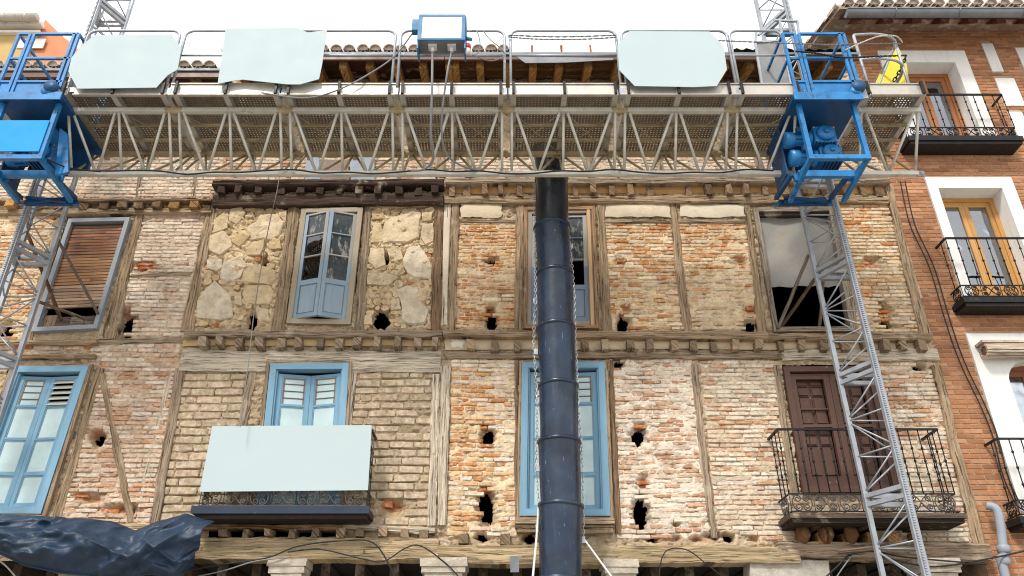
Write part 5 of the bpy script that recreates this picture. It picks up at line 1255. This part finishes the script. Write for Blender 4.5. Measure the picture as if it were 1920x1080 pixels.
# ------------------------------------------------------------------ drive units
def drive_unit(label, xa, xb, right, gate_px):
    D = thing('drive_unit', label, 'drive unit', ((xa + xb) / 2, 8.2, 8.0), 'blue drive units')
    Yn = 7.55
    def bar(nm, a, b, w=.06, h=.06, mt='blue', par=None): mb = MB(); mb.beam(a, b, w, h); return mb.build(nm, M[mt], par or D)
    z0 = Wp(1560, 296, 7.68).z; zlow = Wp(1560, 327, 8.06).z; z1 = Wp(1560, 190, 7.62).z; zb2 = Wp(1560, 330, 8.0).z
    # floor pan and backing shell round the mast
    mb = MB(); mb.box(xa - .03, xb + .03, Yn + .02, 8.72, z1 + .02, z1 + .075); mb.build('floor_pan', M['bluedark'], D)  # pan in the darker blue: shade of its underside put into the colour
    mb = MB(); mb.box(xa - .03, xb + .03, Yn - .005, Yn + .015, z1 - .03, z1 + .09); mb.build('front_flange', M['blue'], D)
    mb = MB(); mb.box(xa + .0, xb - .0, 8.55, 8.60, z0 + .42, z1); mb.build('back_plate', M['bluedark'], D)
    for x in (xa - .06,): mb = MB(); mb.box(x, x + .02, 8.15, 8.55, z0 + .12, z1 + .018); mb.build('side_plate', M['bluedark'], D)
    # cage that guards the motors, hanging in front
    Yc = 7.68
    xs_ = (xa + .06, xb - .05)
    for x in xs_:
        bar('cage_post', (x, Yc, z1), (x, Yc - .0, z0 - .02), .055, .055); bar('cage_side_bar', (x, Yc, z0), (x, 8.5, z0 - .06), .05, .05)
        bar('cage_side_bar', (x, Yc, z0 - .02), (x, 8.05, zlow), .04, .04)
    bar('cage_front_bar', (xs_[0] - .03, Yc, z0), (xs_[1] + .03, Yc, z0), .06, .06); bar('cage_lower_bar', (xs_[0] - .02, 8.06, zlow), (xs_[1] + .02, 8.06, zlow), .06, .09)
    for x in xs_: mb = MB(); mb.box(x - .06, x + .06, 8.10, 8.14, zlow - .06, zlow + .03); mb.build('corner_lug', M['blue'], D)
    # gearboxes with flange discs and ribbed motors
    for k, zz in enumerate((Wp(1560, 256, 8.0).z, Wp(1560, 289, 8.05).z)):
        xg = (xa + xb) / 2 + (.04 if k == 0 else .09); Yg = 7.98 + .06 * k
        mb = MB(); mb.box(xg - .13, xg + .15, Yg - .02, Yg + .30, zz - .12, zz + .13); gb = mb.build('gearbox', M['blue'], D)
        mb = MB(); mb.tube([(xg + .01, Yg - .075, zz + .01), (xg + .01, Yg - .06, zz + .01), (xg + .01, Yg - .021, zz + .01)], [.085, .105, .11], 20); mb.tube([(xg + .01, Yg - .10, zz + .01), (xg + .01, Yg - .076, zz + .01)], [.03, .035], 12); mb.build('gear_flange', M['blue'], gb)
        mb = MB()
        for i in range(4):
            for j in range(1): mb.tube([(xg + (-.115 if i % 2 else .135), Yg - .034, zz + (-.10 if i < 2 else .11)), (xg + (-.115 if i % 2 else .135), Yg - .021, zz + (-.10 if i < 2 else .11))], .013, 6)
        mb.build('bolt_heads', M['galv'], gb)
        for i in range(6): mb = MB(); mb.box(xg - .12 + i * .045, xg - .11 + i * .045, Yg - .04, Yg + .28, zz - .155, zz - .121); mb.build('cooling_fin', M['bluedark'], gb)
        mb = MB(); mb.tube([(xg - .14, Yg + .10, zz), (xg - .17, Yg + .10, zz), (xg - .19, Yg + .10, zz), (xg - .22, Yg + .10, zz)], [.11, .11, .075, .075], 18); mb.build('motor_neck', M['blue'], gb)
        mb = MB(); mb.tube([(xg - .22, Yg + .10, zz), (xg - .235, Yg + .10, zz), (xg - .36, Yg + .10, zz), (xg - .37, Yg + .10, zz), (xg - .47, Yg + .10, zz), (xg - .48, Yg + .10, zz)], [.07, .095, .095, .11, .11, .08], 20); mo = mb.build('motor', M['blue'], gb)
        for i in range(14):
            t = 6.283 * i / 14; mb = MB()
            mb.beam((xg - .24, Yg + .10 + math.cos(t) * .10, zz + math.sin(t) * .10), (xg - .355, Yg + .10 + math.cos(t) * .10, zz + math.sin(t) * .10), .006, .02) if i % 2 == 0 else None
            if mb.v: mb.build('motor_fin', M['bluedark'], gb)
        mb = MB(); mb.box(xg - .35, xg - .25, Yg - .06, Yg + .0, zz + .02, zz + .10); mb.build('terminal_box', M['bluedark'], gb)
    # lower guide frame that grips the mast
    zg0 = Wp(1540, 383, 8.7).z; zg1 = zlow
    for x in (xa - .04, xb - .12):
        bar('guide_post', (x, 8.72, zg1), (x, 8.72, zg0), .07, .05, 'blue'); bar('guide_brace', (x, 8.05, zg1), (x, 8.68, zg0 + .08), .05, .05, 'bluedark')
    bar('guide_bar', (xa, 8.73, zg0 + .04), (xb - .1, 8.73, zg0 + .04), .06, .06, 'bluedark'); bar('guide_brace', (xa + .05, 8.66, zg1), (xb - .2, 8.66, zg0 + .06), .04, .04, 'bluedark'); bar('guide_brace', (xb - .2, 8.64, zg1), (xa + .05, 8.64, zg0 + .06), .04, .04, 'bluedark')
    # gate and railing above the floor
    zt = Wp(1500, 66, 7.66).z; zm = Wp(1500, 112, 7.66).z; zlw = Wp(1500, 158, 7.66).z; zbb = z1 + .10
    g0, g1 = Wp(gate_px[0], 66, 7.66).x, Wp(gate_px[1], 66, 7.66).x; gm = Wp(gate_px[2], 66, 7.66).x; Yg = 7.64
    for x in (g0, gm - .025, gm + .03, g1 - .06, g1): bar('gate_post', (x, Yg, zbb - .03), (x, Yg, zt), .035, .035)
    for z in (zt, zm, zlw + .02): 
        bar('gate_rail', (g0, Yg, z), (gm - .04, Yg, z), .03, .03); bar('gate_rail', (gm + .045, Yg, z), (g1, Yg, z), .035, .03)
    mb = MB(); mb.box(gm + .05, g1 - .08, Yg + .0, Yg + .012, zbb + .02, zlw); mb.build('kick_panel', M['blue'], D); mb = MB(); mb.box(g0 + .02, gm - .045, Yg, Yg + .012, zbb + .02, zlw); mb.build('kick_panel', M['blue'], D)
    mb = MB(); mb.box(g0, g1, Yg + .013, Yg + .03, z1 + .08, zbb + .04); mb.build('sill_plate', M['alum'], D)
    # side rails back to the mast and the cable roller
    for x in (g0, g1):
        bar('side_rail', (x, Yg, zt), (x, 8.6, zt), .03, .03); bar('side_rail', (x, Yg, zm), (x, 8.6, zm), .03, .03); bar('side_post', (x, 8.6, zbb), (x, 8.6, zt), .035, .035)
    xr0 = (g1 - .05) ; mb = MB(); mb.tube([(xr0 - .05, Yg - .10, zbb + .02), (xr0 - .05, Yg - .03, zbb + .02)], .065, 14); ro = mb.build('cable_roller', M['blue'], D)
    mb = MB(); mb.tube([(xr0 + .0, Yg - .12, zbb + .08), (xr0 + .0, Yg - .02, zbb + .085)], .085, 16); mb.build('roller_guard', M['bluedark'], D)
    mb = MB(); mb.box(xr0 + .04, xr0 + .10, Yg - .06, Yg, zbb - .08, zbb + .06); mb.build('roller_bracket', M['galv'], D)
    return D, xs_, z0, z1, Yc
ua, ub = Wp(1492, 190, 7.6).x, Wp(1612, 190, 7.6).x
drive_unit('blue drive unit on the right mast with two gearboxes showing in its cage', ua, ub, True, (1466, 1580, 1492))
ua, ub = Wp(-8, 190, 7.6).x, Wp(112, 190, 7.6).x
DL, xs_, z0, z1, Yc = drive_unit('blue drive unit on the left mast with a plain bright blue sheet on its cage', ua, ub, False, (38, 150, 63))
mb = MB(); zt_ = Wp(50, 226, Yc - .04).z; zb_ = Wp(50, 284, Yc - .04).z
mb.box(xs_[0] - .35, xs_[1] - .02, Yc - .045, Yc - .035, zb_, zt_); mb.build('cover_sheet', M['blueflat'], DL)
# the left unit carries on past the picture edge: its further bars
for z in (z1 + .03, z0): mb = MB(); mb.beam((xs_[0] - .5, Yc, z), (xs_[0], Yc, z), .06, .06); mb.build('cage_front_bar', M['blue'], DL)
a_, b_ = Wp(103, 330, 7.9), Wp(125, 322, 8.0); mb = MB(); mb.plate([Wp(103, 328, 7.9), Wp(128, 322, 7.9), Wp(126, 250, 7.9), Wp(112, 240, 7.9)][::-1], .04); mb.build('side_shield', M['blue'], DL)

# ------------------------------------------------------------------ pale boards
def board(label, pl, Y, group='pale blue boards', th=.008):
    P_ = [Wp(x, y, Y) for x, y in pl]; mb = MB(); mb.plate(P_[::-1], th, d=(0, 1, 0)); o = mb.build('blank_board', M['banner'], None); tag(o, label, 'board', group)
    return o
board('blank pale blue board with cut corners beside the left blue drive unit', [(176, 66), (322, 65), (340, 90), (333, 130), (314, 141), (293, 164), (145, 166), (128, 134), (134, 108), (148, 90)], 7.60)
board('blank pale blue board hung crooked with a wavy lower edge, second from the left', [(423, 54), (556, 52), (578, 61), (613, 56), (604, 120), (598, 148), (562, 158), (540, 158), (455, 149), (432, 152), (408, 157), (415, 110)], 7.60)
board('blank pale blue octagonal board beside the right blue drive unit', [(1180, 58), (1330, 59), (1357, 86), (1363, 130), (1344, 161), (1300, 163), (1190, 161), (1161, 131), (1158, 86)], 7.60)
board('large blank pale blue board hung on the front of the iron balcony', [(398, 799), (697, 797), (690, 919), (374, 922)], 9.56)

# ------------------------------------------------------------------ control box hanging on the rail
Yk = 7.60; c0 = Wp(790, 48, Yk); c1 = Wp(871, 100, Yk)
CB = thing('control_box', 'white fronted control box in a blue frame hanging on the railing', 'control box', ((c0.x + c1.x) / 2, Yk, c1.z))
mb = MB(); zt = c0.z; zb_ = c1.z + .05; mb.box(c0.x, c1.x, Yk - .16, Yk + .06, zb_, zt); mb.build('housing', M['zinc'], CB)
mb = MB(); xa, xb = c0.x, c1.x; t = .035
for b in ((xa - .01, xb + .01, zt - t, zt), (xa - .01, xb + .01, zb_, zb_ + t * .6)): mb.box(b[0], b[1], Yk - .19, Yk - .162, b[2], b[3])
for b in ((xa - .01, xa + t), (xb - t, xb + .01)): mb.box(b[0], b[1], Yk - .19, Yk - .162, zb_ + t * .6 + .001, zt - t - .001)
mb.box(xa - .02, xa - .001, Yk - .16, Yk + .08, zb_ - .12, zt); mb.box(xb + .001, xb + .02, Yk - .16, Yk + .08, zb_ - .12, zt); mb.build('blue_frame', M['bluepost'], CB)
mb = MB(); mb.box(xa + t, xb - t, Yk - .185, Yk - .163, zb_ + t, zt - t); mb.build('front_panel', M['white'], CB)
mb = MB(); mb.box(xa - .11, xa - .022, Yk - .1, Yk, zt - .18, zt + .01); mb.build('side_box', M['bluepost'], CB)
hp = []
for px_ in (811, 847):
    p = Wp(px_, 96, Yk - .06); mb = MB(); mb.box(p.x - .055, p.x + .055, Yk - .12, Yk - .02, zb_ - .03, zb_ - .001); mb.build('plug_housing', M['white'], CB)
    mb = MB(); mb.tube([(p.x, Yk - .07, zb_ - .03), (p.x, Yk - .07, zb_ - .10)], [.03, .022], 10); mb.build('cable_gland', M['white'], CB); hp.append(Vector((p.x, Yk - .07, zb_ - .1)))
p = Wp(877, 88, Yk - .1); mb = MB(); mb.tube([(p.x, Yk - .1, p.z + .03), (p.x, Yk - .1, p.z - .04)], .042, 12); sk = mb.build('red_plug', M['red'], CB)
mb = MB(); mb.tube([(p.x, Yk - .1, p.z - .041), (p.x + .005, Yk - .1, p.z - .13)], [.038, .026], 12); mb.build('plug_sleeve', M['white'], CB)
p2 = Wp(878, 72, Yk - .1); mb = MB(); mb.tube([(p2.x - .03, Yk - .1, p2.z), (p2.x + .05, Yk - .1, p2.z - .02)], [.03, .02], 10); mb.build('blue_plug', M['bluepost'], CB)

def cable(name, label, pts, r, mt='rubber', cat='cable', group=None):
    mb = MB(); mb.tube(smooth_path(pts, 8), r, 7); o = mb.build(name, M[mt]); tag(o, label, cat, group); return o
cable('hose', 'straight grey hose dropping from the control box, left one', [hp[0], Wp(810, 170, 7.5), Wp(808, 250, 7.7), Wp(812, 295, 7.95), Wp(796, 317, 8.1), Wp(770, 320, 8.25)], .016, 'greycable', 'hose')
cable('hose', 'slanting grey hose dropping from the control box, right one', [hp[1], Wp(838, 140, 7.5), Wp(828, 230, 7.75), Wp(835, 285, 8.0), Wp(860, 308, 8.15), Wp(895, 320, 8.3)], .013, 'greycable', 'hose')
cable('cable', 'black cable sagging from the control box down along the toe boards to the left', [Wp(775, 60, 7.55), Wp(740, 105, 7.6), Wp(690, 140, 7.62), Wp(630, 170, 7.6), Wp(570, 184, 7.6), Wp(490, 174, 7.62)], .010, 'greycable')
cable('cable', 'thin cable looped from the railing to the red plug', [Wp(905, 57, 7.7), Wp(920, 75, 7.66), Wp(938, 90, 7.65), Wp(946, 104, 7.66), Wp(920, 114, 7.6), Wp(885, 103, 7.5)], .007, 'greycable')
cable('cable', 'thin cable curling off the top rail right of the control box', [Wp(878, 60, 7.7), Wp(893, 58, 7.7), Wp(900, 80, 7.6), Wp(896, 98, 7.6), Wp(888, 104, 7.5)], .007, 'greycable')
cable('cable', 'dark cable lying along the lower chord of the truss', [Wp(130, 318, 8.2)] + [Wp(x, 322 + 3 * math.sin(x * .021) - 2 * math.sin(x * .05), 8.24) for x in range(200, 1500, 50)], .011, 'rubber')
cable('cable', 'short dark cable looping from the left drive unit to the truss', [Wp(88, 298, 7.7), Wp(120, 312, 7.9), Wp(150, 318, 8.1), Wp(190, 322, 8.2)], .010)
# twisted straps and chain along the railing at the right
def twist(label, pts, r, name='rope', cat='rope', mt='rope'):
    P_ = smooth_path(pts, 30); mb = MB(); s_ = 0
    for st in (0, 1):
        L = []
        for i, p in enumerate(P_): a = i * .85 + math.pi * st; L.append(p + Vector((0, math.cos(a) * r, math.sin(a) * r)))
        mb.tube(L, r * .9, 5)
    o = mb.build(name, M[mt]); tag(o, label, cat); return o
twist('upper twisted grey strap tied along the railing between the pale octagonal board and the box', [Wp(952, 66, 7.7), Wp(1050, 69, 7.66), Wp(1155, 66, 7.7)], .006, mt='greycable')
twist('lower twisted grey strap tied along the railing left of the pale octagonal board', [Wp(952, 69, 7.68), Wp(1000, 73, 7.66), Wp(1080, 74, 7.66), Wp(1156, 70, 7.68)], .006, mt='greycable')
twist('twisted grey strap running from the octagonal board to the round railing end', [Wp(1345, 76, 7.62), Wp(1420, 79, 7.6), Wp(1500, 82, 7.58), Wp(1560, 84, 7.6), Wp(1625, 82, 7.66), Wp(1688, 82, 7.8)], .006, mt='greycable')
twist('dark twisted strap crossing the gate of the right drive unit', [Wp(1492, 96, 7.58), Wp(1530, 100, 7.58), Wp(1580, 108, 7.62), Wp(1640, 106, 7.66), Wp(1700, 104, 7.9)], .008, mt='rubber')
twist('twisted strap with yellow tape rising to the top rail at the right', [Wp(1585, 94, 7.62), Wp(1620, 78, 7.64), Wp(1650, 68, 7.66), Wp(1680, 68, 7.75), Wp(1692, 80, 7.9)], .006, mt='rope')

# yellow sheet behind the round railing end
P_ = [Wp(1640, 158, 8.35), Wp(1705, 157, 8.3), Wp(1700, 120, 8.35), Wp(1682, 84, 8.4), Wp(1668, 100, 8.45)]
mb = MB(); mb.plate(P_, .02); o = mb.build('yellow_sheet', M['yellow']); tag(o, 'bright yellow triangular sheet standing behind the round railing end', 'sheet')
def chain(pts, r, link_l, mt, parent, name='chain'):
    P_ = smooth_path(pts, 12); mb = MB(); d = 0; i = 0; pos = P_[0]; alt = 0; acc = []; L = [0]
    for a, b in zip(P_, P_[1:]): L.append(L[-1] + (b - a).length)
    n = int(L[-1] / link_l)
    for k in range(n):
        s_ = (k + .5) * link_l; j = max(i_ for i_ in range(len(L)) if L[i_] <= s_); j = min(j, len(P_) - 2); f = (s_ - L[j]) / (L[j + 1] - L[j] + 1e-9); c = P_[j].lerp(P_[j + 1], f); t = (P_[j + 1] - P_[j]).normalized()
        side = Vector((1, 0, 0)) if k % 2 == 0 else Vector((0, 1, 0)); side = (side - t * side.dot(t)).normalized()
        mb.tube([c + t * (math.cos(a) * link_l * .68) + side * (math.sin(a) * link_l * .34) for a in [6.283 * q / 8 for q in range(8)]], r, 4, closed=True)
    return mb.build(name, M[mt], parent)
o = chain([Wp(1676, 152, 8.25), Wp(1690, 128, 8.2), Wp(1699, 104, 8.2)], .010, .06, 'iron', None); tag(o, 'dark chain hanging in front of the yellow sheet', 'chain')

# ------------------------------------------------------------------ rubbish chute
CH = thing('rubbish_chute', 'long dark blue plastic rubbish chute of telescoping segments hanging down the facade', 'chute', (Wp(1050, 1080, 9.1).x, 9.1, 2.5))
seams = [(282, 1027, 27), (336, 1034, 29.5), (430, 1035, 33), (517, 1040, 33), (618, 1042, 34.5), (727, 1047, 36), (832, 1048.5, 38.5), (952, 1051.5, 41), (1090, 1050, 42), (1230, 1050, 43)]
Yh = 9.12
for i in range(len(seams) - 1):
    (ya, xa, ra), (yb_, xb, rb_) = seams[i], seams[i + 1]; a = Wp(xa, ya, Yh); b = Wp(xb, yb_, Yh); ra *= mpp(ya, Yh); rb_ *= mpp(yb_, Yh)
    top_r = ra * 1.02; bot_r = rb_ * .93; N_ = 9; pts = []; rs = []
    for k in range(N_ + 1):
        t = k / N_; pts.append(a.lerp(b, t) + Vector(((f1(i * 3 + t, 2, 4) - .5) * .012, 0, -.05 * (t == 1)))); rs.append(top_r + (bot_r - top_r) * t + (f1(i * 5.1 + t * 3, 7, 8) - .5) * .010)
    mb = MB(); mb.tube(pts, rs, 40, cap=False); 
    off = len(mb.v); mb.tube([p for p in pts], [r - .008 for r in rs], 40, cap=False)
    cm = M['chuteblack'] if i < 2 else M['chute']; seg = mb.build('chute_segment', cm, CH)
    d = (b - a).normalized(); mb = MB(); mb.tube([a - d * .035, a - d * .03, a + d * .005, a + d * .012], [top_r * .99, top_r + .012, top_r + .012, top_r * 1.0], 40, cap=False); mb.build('segment_rim', cm, seg)
chain([Wp(1003, 345, Yh), Wp(1003, 460, Yh - .05), Wp(1004, 560, Yh - .05), Wp(1001, 640, Yh), Wp(1007, 760, Yh - .05), Wp(1006, 870, Yh), Wp(1010, 945, Yh)], .0052, .045, 'galv', CH)
chain([Wp(1062, 345, Yh), Wp(1066, 430, Yh - .05), Wp(1075, 530, Yh - .05), Wp(1079, 640, Yh), Wp(1085, 760, Yh - .05), Wp(1092, 870, Yh), Wp(1094, 1010, Yh)], .0052, .045, 'galv', CH)
for (x, y) in ((1004, 478), (1004, 565), (1071, 462), (1076, 557), (1005, 660), (1008, 878), (1093, 1012), (1008, 990), (1088, 880)):
    p = Wp(x, y, Yh - .02); mb = MB(); mb.box(p.x - .025, p.x + .025, p.y - .012, p.y + .012, p.z - .035, p.z + .035, j=.004); mb.build('chain_hook', M['galv'], CH)
mb = MB(); mb.tube(smooth_path([Wp(1010, 945, Yh), Wp(1006, 1010, Yh - .1), Wp(998, 1100, Yh - .3), Wp(996, 1200, Yh - .4)], 6), .013, 7); o = mb.build('rope', M['rope']); tag(o, 'white rope hanging straight down left of the chute', 'rope')
mb = MB(); mb.tube(smooth_path([Wp(1093, 1008, Yh), Wp(1120, 1045, Yh - .1), Wp(1160, 1100, Yh - .3), Wp(1200, 1160, Yh - .4)], 6), .012, 7); o = mb.build('rope', M['rope']); tag(o, 'white rope slanting down to the right from the foot of the chute', 'rope')

# ------------------------------------------------------------------ tarpaulin at the lower left
top = [(-120, 962), (0, 968), (60, 972), (120, 975), (180, 979), (225, 984), (262, 999), (300, 981), (352, 968), (412, 984)]
bot = [(-120, 1005), (0, 1036), (60, 1066), (120, 1078), (180, 1085), (225, 1092), (262, 1088), (300, 1082), (338, 1094), (368, 1066)]
nu, nv = 260, 60; vs_ = []
tx = np.linspace(0, len(top) - 1, nu + 1)
def interp(L, t): i = min(int(t), len(L) - 2); f = t - i; f = f * f * (3 - 2 * f) if False else f; return (L[i][0] * (1 - f) + L[i + 1][0] * f, L[i][1] * (1 - f) + L[i + 1][1] * f)
for i in range(nu + 1):
    a = interp(top, tx[i]); b = interp(bot, tx[i])
    for j in range(nv + 1):
        v = j / nv; Y = 9.66 - .25 * math.sin(v * 2.2); p = Wp(a[0] + (b[0] - a[0]) * v, a[1] + (b[1] - a[1]) * v, Y)
        s_ = p.x * 1.0
        w1 = f1(s_ * .9, v * 1.2, 5, 3); w2 = f1(s_ * 2.1 + 9, v * 2.2, 15, 3); S = lambda x: .5 + .5 * math.sin(x)
        fold = .16 * w1 + .09 * S(5 * (s_ * .9 + v * .9) + 7 * w1) + .055 * S(12 * (s_ * .6 + v * .9) + 9 * w2) ** 2 + .016 * S(21 * (s_ * .9 - v * .3) + 11 * w1) ** 2 + .007 * S(34 * (s_ * .5 + v * .8) + 12 * w2) ** 3 + .05 * (1 - abs(2 * f1(s_ * 2.6 + v * 2.0, v * .5 - s_ * .5, 61, 1) - 1)) ** 6 + .05 * (1 - abs(2 * f1(s_ * 1.9 - v * 2.6, v * .6 + s_ * .4, 67, 1) - 1)) ** 6 + .02 * f1(s_ * 14 + v * 9, v * 6, 44, 3)
        fold *= .35 + 1.2 * math.sin(math.pi * min(1, v * .75 + .12))
        if j == nv: fold += .03
        vs_.append((p.x, p.y - fold, p.z + .03 * math.sin(s_ * 9) * v * (1 - v)))
fs = [(i * (nv + 1) + j, i * (nv + 1) + j + 1, (i + 1) * (nv + 1) + j + 1, (i + 1) * (nv + 1) + j) for i in range(nu) for j in range(nv)]
mb = MB(); mb.add(vs_, fs, smooth=True); o = mb.build('tarpaulin', M['tarp']); tag(o, 'crumpled dark blue tarpaulin slung over the beam at the lower left', 'tarpaulin')
m_ = o.modifiers.new('thickness', 'SOLIDIFY'); m_.thickness = .004

# ------------------------------------------------------------------ loose props, wires and small things
def pole(label, a, b, r, col, cat='prop', name='wooden_prop'):
    mb = MB(); n = 8; a, b = Vector(a), Vector(b)
    mb.tube([a.lerp(b, k / n) + Vector(((f1(k + r * 99, 3, 5) - .5) * .02, 0, 0)) for k in range(n + 1)], r, 8, col); o = mb.build(name, M['wood']); tag(o, label, cat, 'loose props in the window openings')
pole('thin dark pole slanting down across the blind window to its sill corner', Wp(108, 450, 9.6), Wp(184, 588, 9.85), .022, (.20, .15, .12))
pole('brown pole leaning behind the left lattice mast, crossing another pole', Wp(52, 440, 9.5), Wp(115, 600, 9.8), .026, (.16, .09, .06))
pole('short pole lying low across the blind window from the left', Wp(70, 565, 9.5), Wp(160, 598, 9.85), .022, (.22, .16, .12))
pole('grey prop leaning from the mast into the dark window opening', Wp(1516, 478, 9.6), Wp(1459, 616, 9.9), .024, (.20, .165, .13))
pole('brown prop crossing the dark opening under the mouldy board', Wp(1540, 505, 9.7), Wp(1462, 618, 10.05), .024, (.13, .08, .055))
pole('short upright stick at the right of the dark opening', Wp(1545, 505, 9.9), Wp(1536, 619, 9.95), .022, (.17, .12, .08))
for (x, lab) in ((342 + 265 * 0 + 265, 'blue steel prop in the dark portico, right of the balcony'), (765, 'blue steel prop in the dark portico, left of the chute'), (1398, 'blue steel prop in the dark portico beside the stone block')):
    a = Wp(x, 1056, 10.6); mb = MB(); mb.tube([(a.x, 10.6, 0), (a.x, 10.6, 3.2)], .03, 10); mb.tube([(a.x, 10.6, 2.3), (a.x, 10.6, 2.5)], .042, 10); o = mb.build('steel_prop', M['bluepost']); tag(o, lab, 'prop', 'blue steel props in the portico')
W_ = lambda L, Y: [Wp(x, y, Y) for x, y in L]
cable('cable', 'white topped cord hanging down from the truss over the stone panel', W_([(524, 330), (518, 365), (505, 420), (490, 500), (476, 590), (466, 680), (455, 760), (450, 800)], 9.4), .0065, 'greycable')
for lab, L, r, mt in [
    ('pale wire in the dark portico gap at the lower left corner', [(-20, 1040), (10, 1060), (40, 1095)], .009, 'rope'),
    ('pale wire rising to the right below the beam, under the balcony', [(340, 1072), (420, 1058), (500, 1046), (560, 1024), (640, 1014), (700, 1018), (735, 1070), (745, 1095)], .009, 'rubber'),
    ('lower pale wire swinging from the tarpaulin to the stone capital', [(350, 1085), (420, 1070), (480, 1052), (540, 1046)], .008, 'greycable'),
    ('dark wire looped over the yellow beam left of the chute', [(540, 1035), (600, 1030), (680, 1048), (720, 1052), (760, 1028), (790, 1024), (840, 1060), (870, 1095)], .008, 'rubber'),
    ('dark wire hanging over the yellow beam right of the chute', [(1235, 1095), (1240, 1050), (1255, 1030), (1290, 1032), (1330, 1062), (1360, 1085)], .007, 'rubber'),
    ('bundle of pale wires drooping at the foot of the right mast', [(1545, 1085), (1570, 1062), (1595, 1040), (1640, 1034), (1700, 1045), (1850, 1058)], .010, 'rubber'),
    ('pale wire hooked on the beam under the brown balcony', [(1560, 1095), (1580, 1065), (1600, 1038)], .008, 'greycable'),
    ('black wires crossing to the downpipe at the lower right corner', [(1640, 1040), (1740, 1062), (1840, 1050), (1935, 1030)], .010, 'rubber')]:
    cable('wire', lab, W_(L, 9.72), r, mt, 'wire', 'loose wires along the beam')
for k, (dx, lab) in enumerate(((0, 'left black cable running down the brick wall between the houses'), (9, 'right black cable running down the brick wall between the houses'))):
    cable('cable', lab, W_([(1688 + dx, 340), (1706 + dx, 420), (1742 + dx, 500), (1772 + dx, 600), (1800 + dx, 680), (1838 + dx, 760), (1862 + dx, 820), (1880 + dx, 890), (1905 + dx, 945), (1930 + dx, 960)], 9.94), .009, 'rubber', group='black cables on the brick wall')
for a, b, lab in (((1560, 988), (1660, 965), 'rusty pipe'), ((1600, 990), (1665, 1000), 'pipe')): pass
mb = MB(); mb.tube([Wp(1572, 1035, 9.7), Wp(1640, 1028, 9.6), Wp(1700, 1016, 9.5)], .028, 10, (.2, .14, .1)); o = mb.build('old_pipe', M['wood']); tag(o, 'old round pole lying on the beam behind the right mast foot', 'pole')
p = Wp(965, 1058, 9.7); mb = MB(); mb.box(p.x - .05, p.x + .05, 9.68, 9.74, p.z - .09, p.z + .09, j=.004); o = mb.build('junction_box', M['zinc']); tag(o, 'small grey junction box hanging under the beam left of the chute', 'junction box')
# grey sheet-metal flashing along the eave, curled
P_ = [Wp(968, 106, 9.13), Wp(1150, 109, 9.13), Wp(1150, 112, 9.1), Wp(1060, 117, 9.08), Wp(985, 118, 9.08)]
mb = MB(); mb.plate(P_[::-1], .01); o = mb.build('metal_flashing', M['zinc'], houseC)
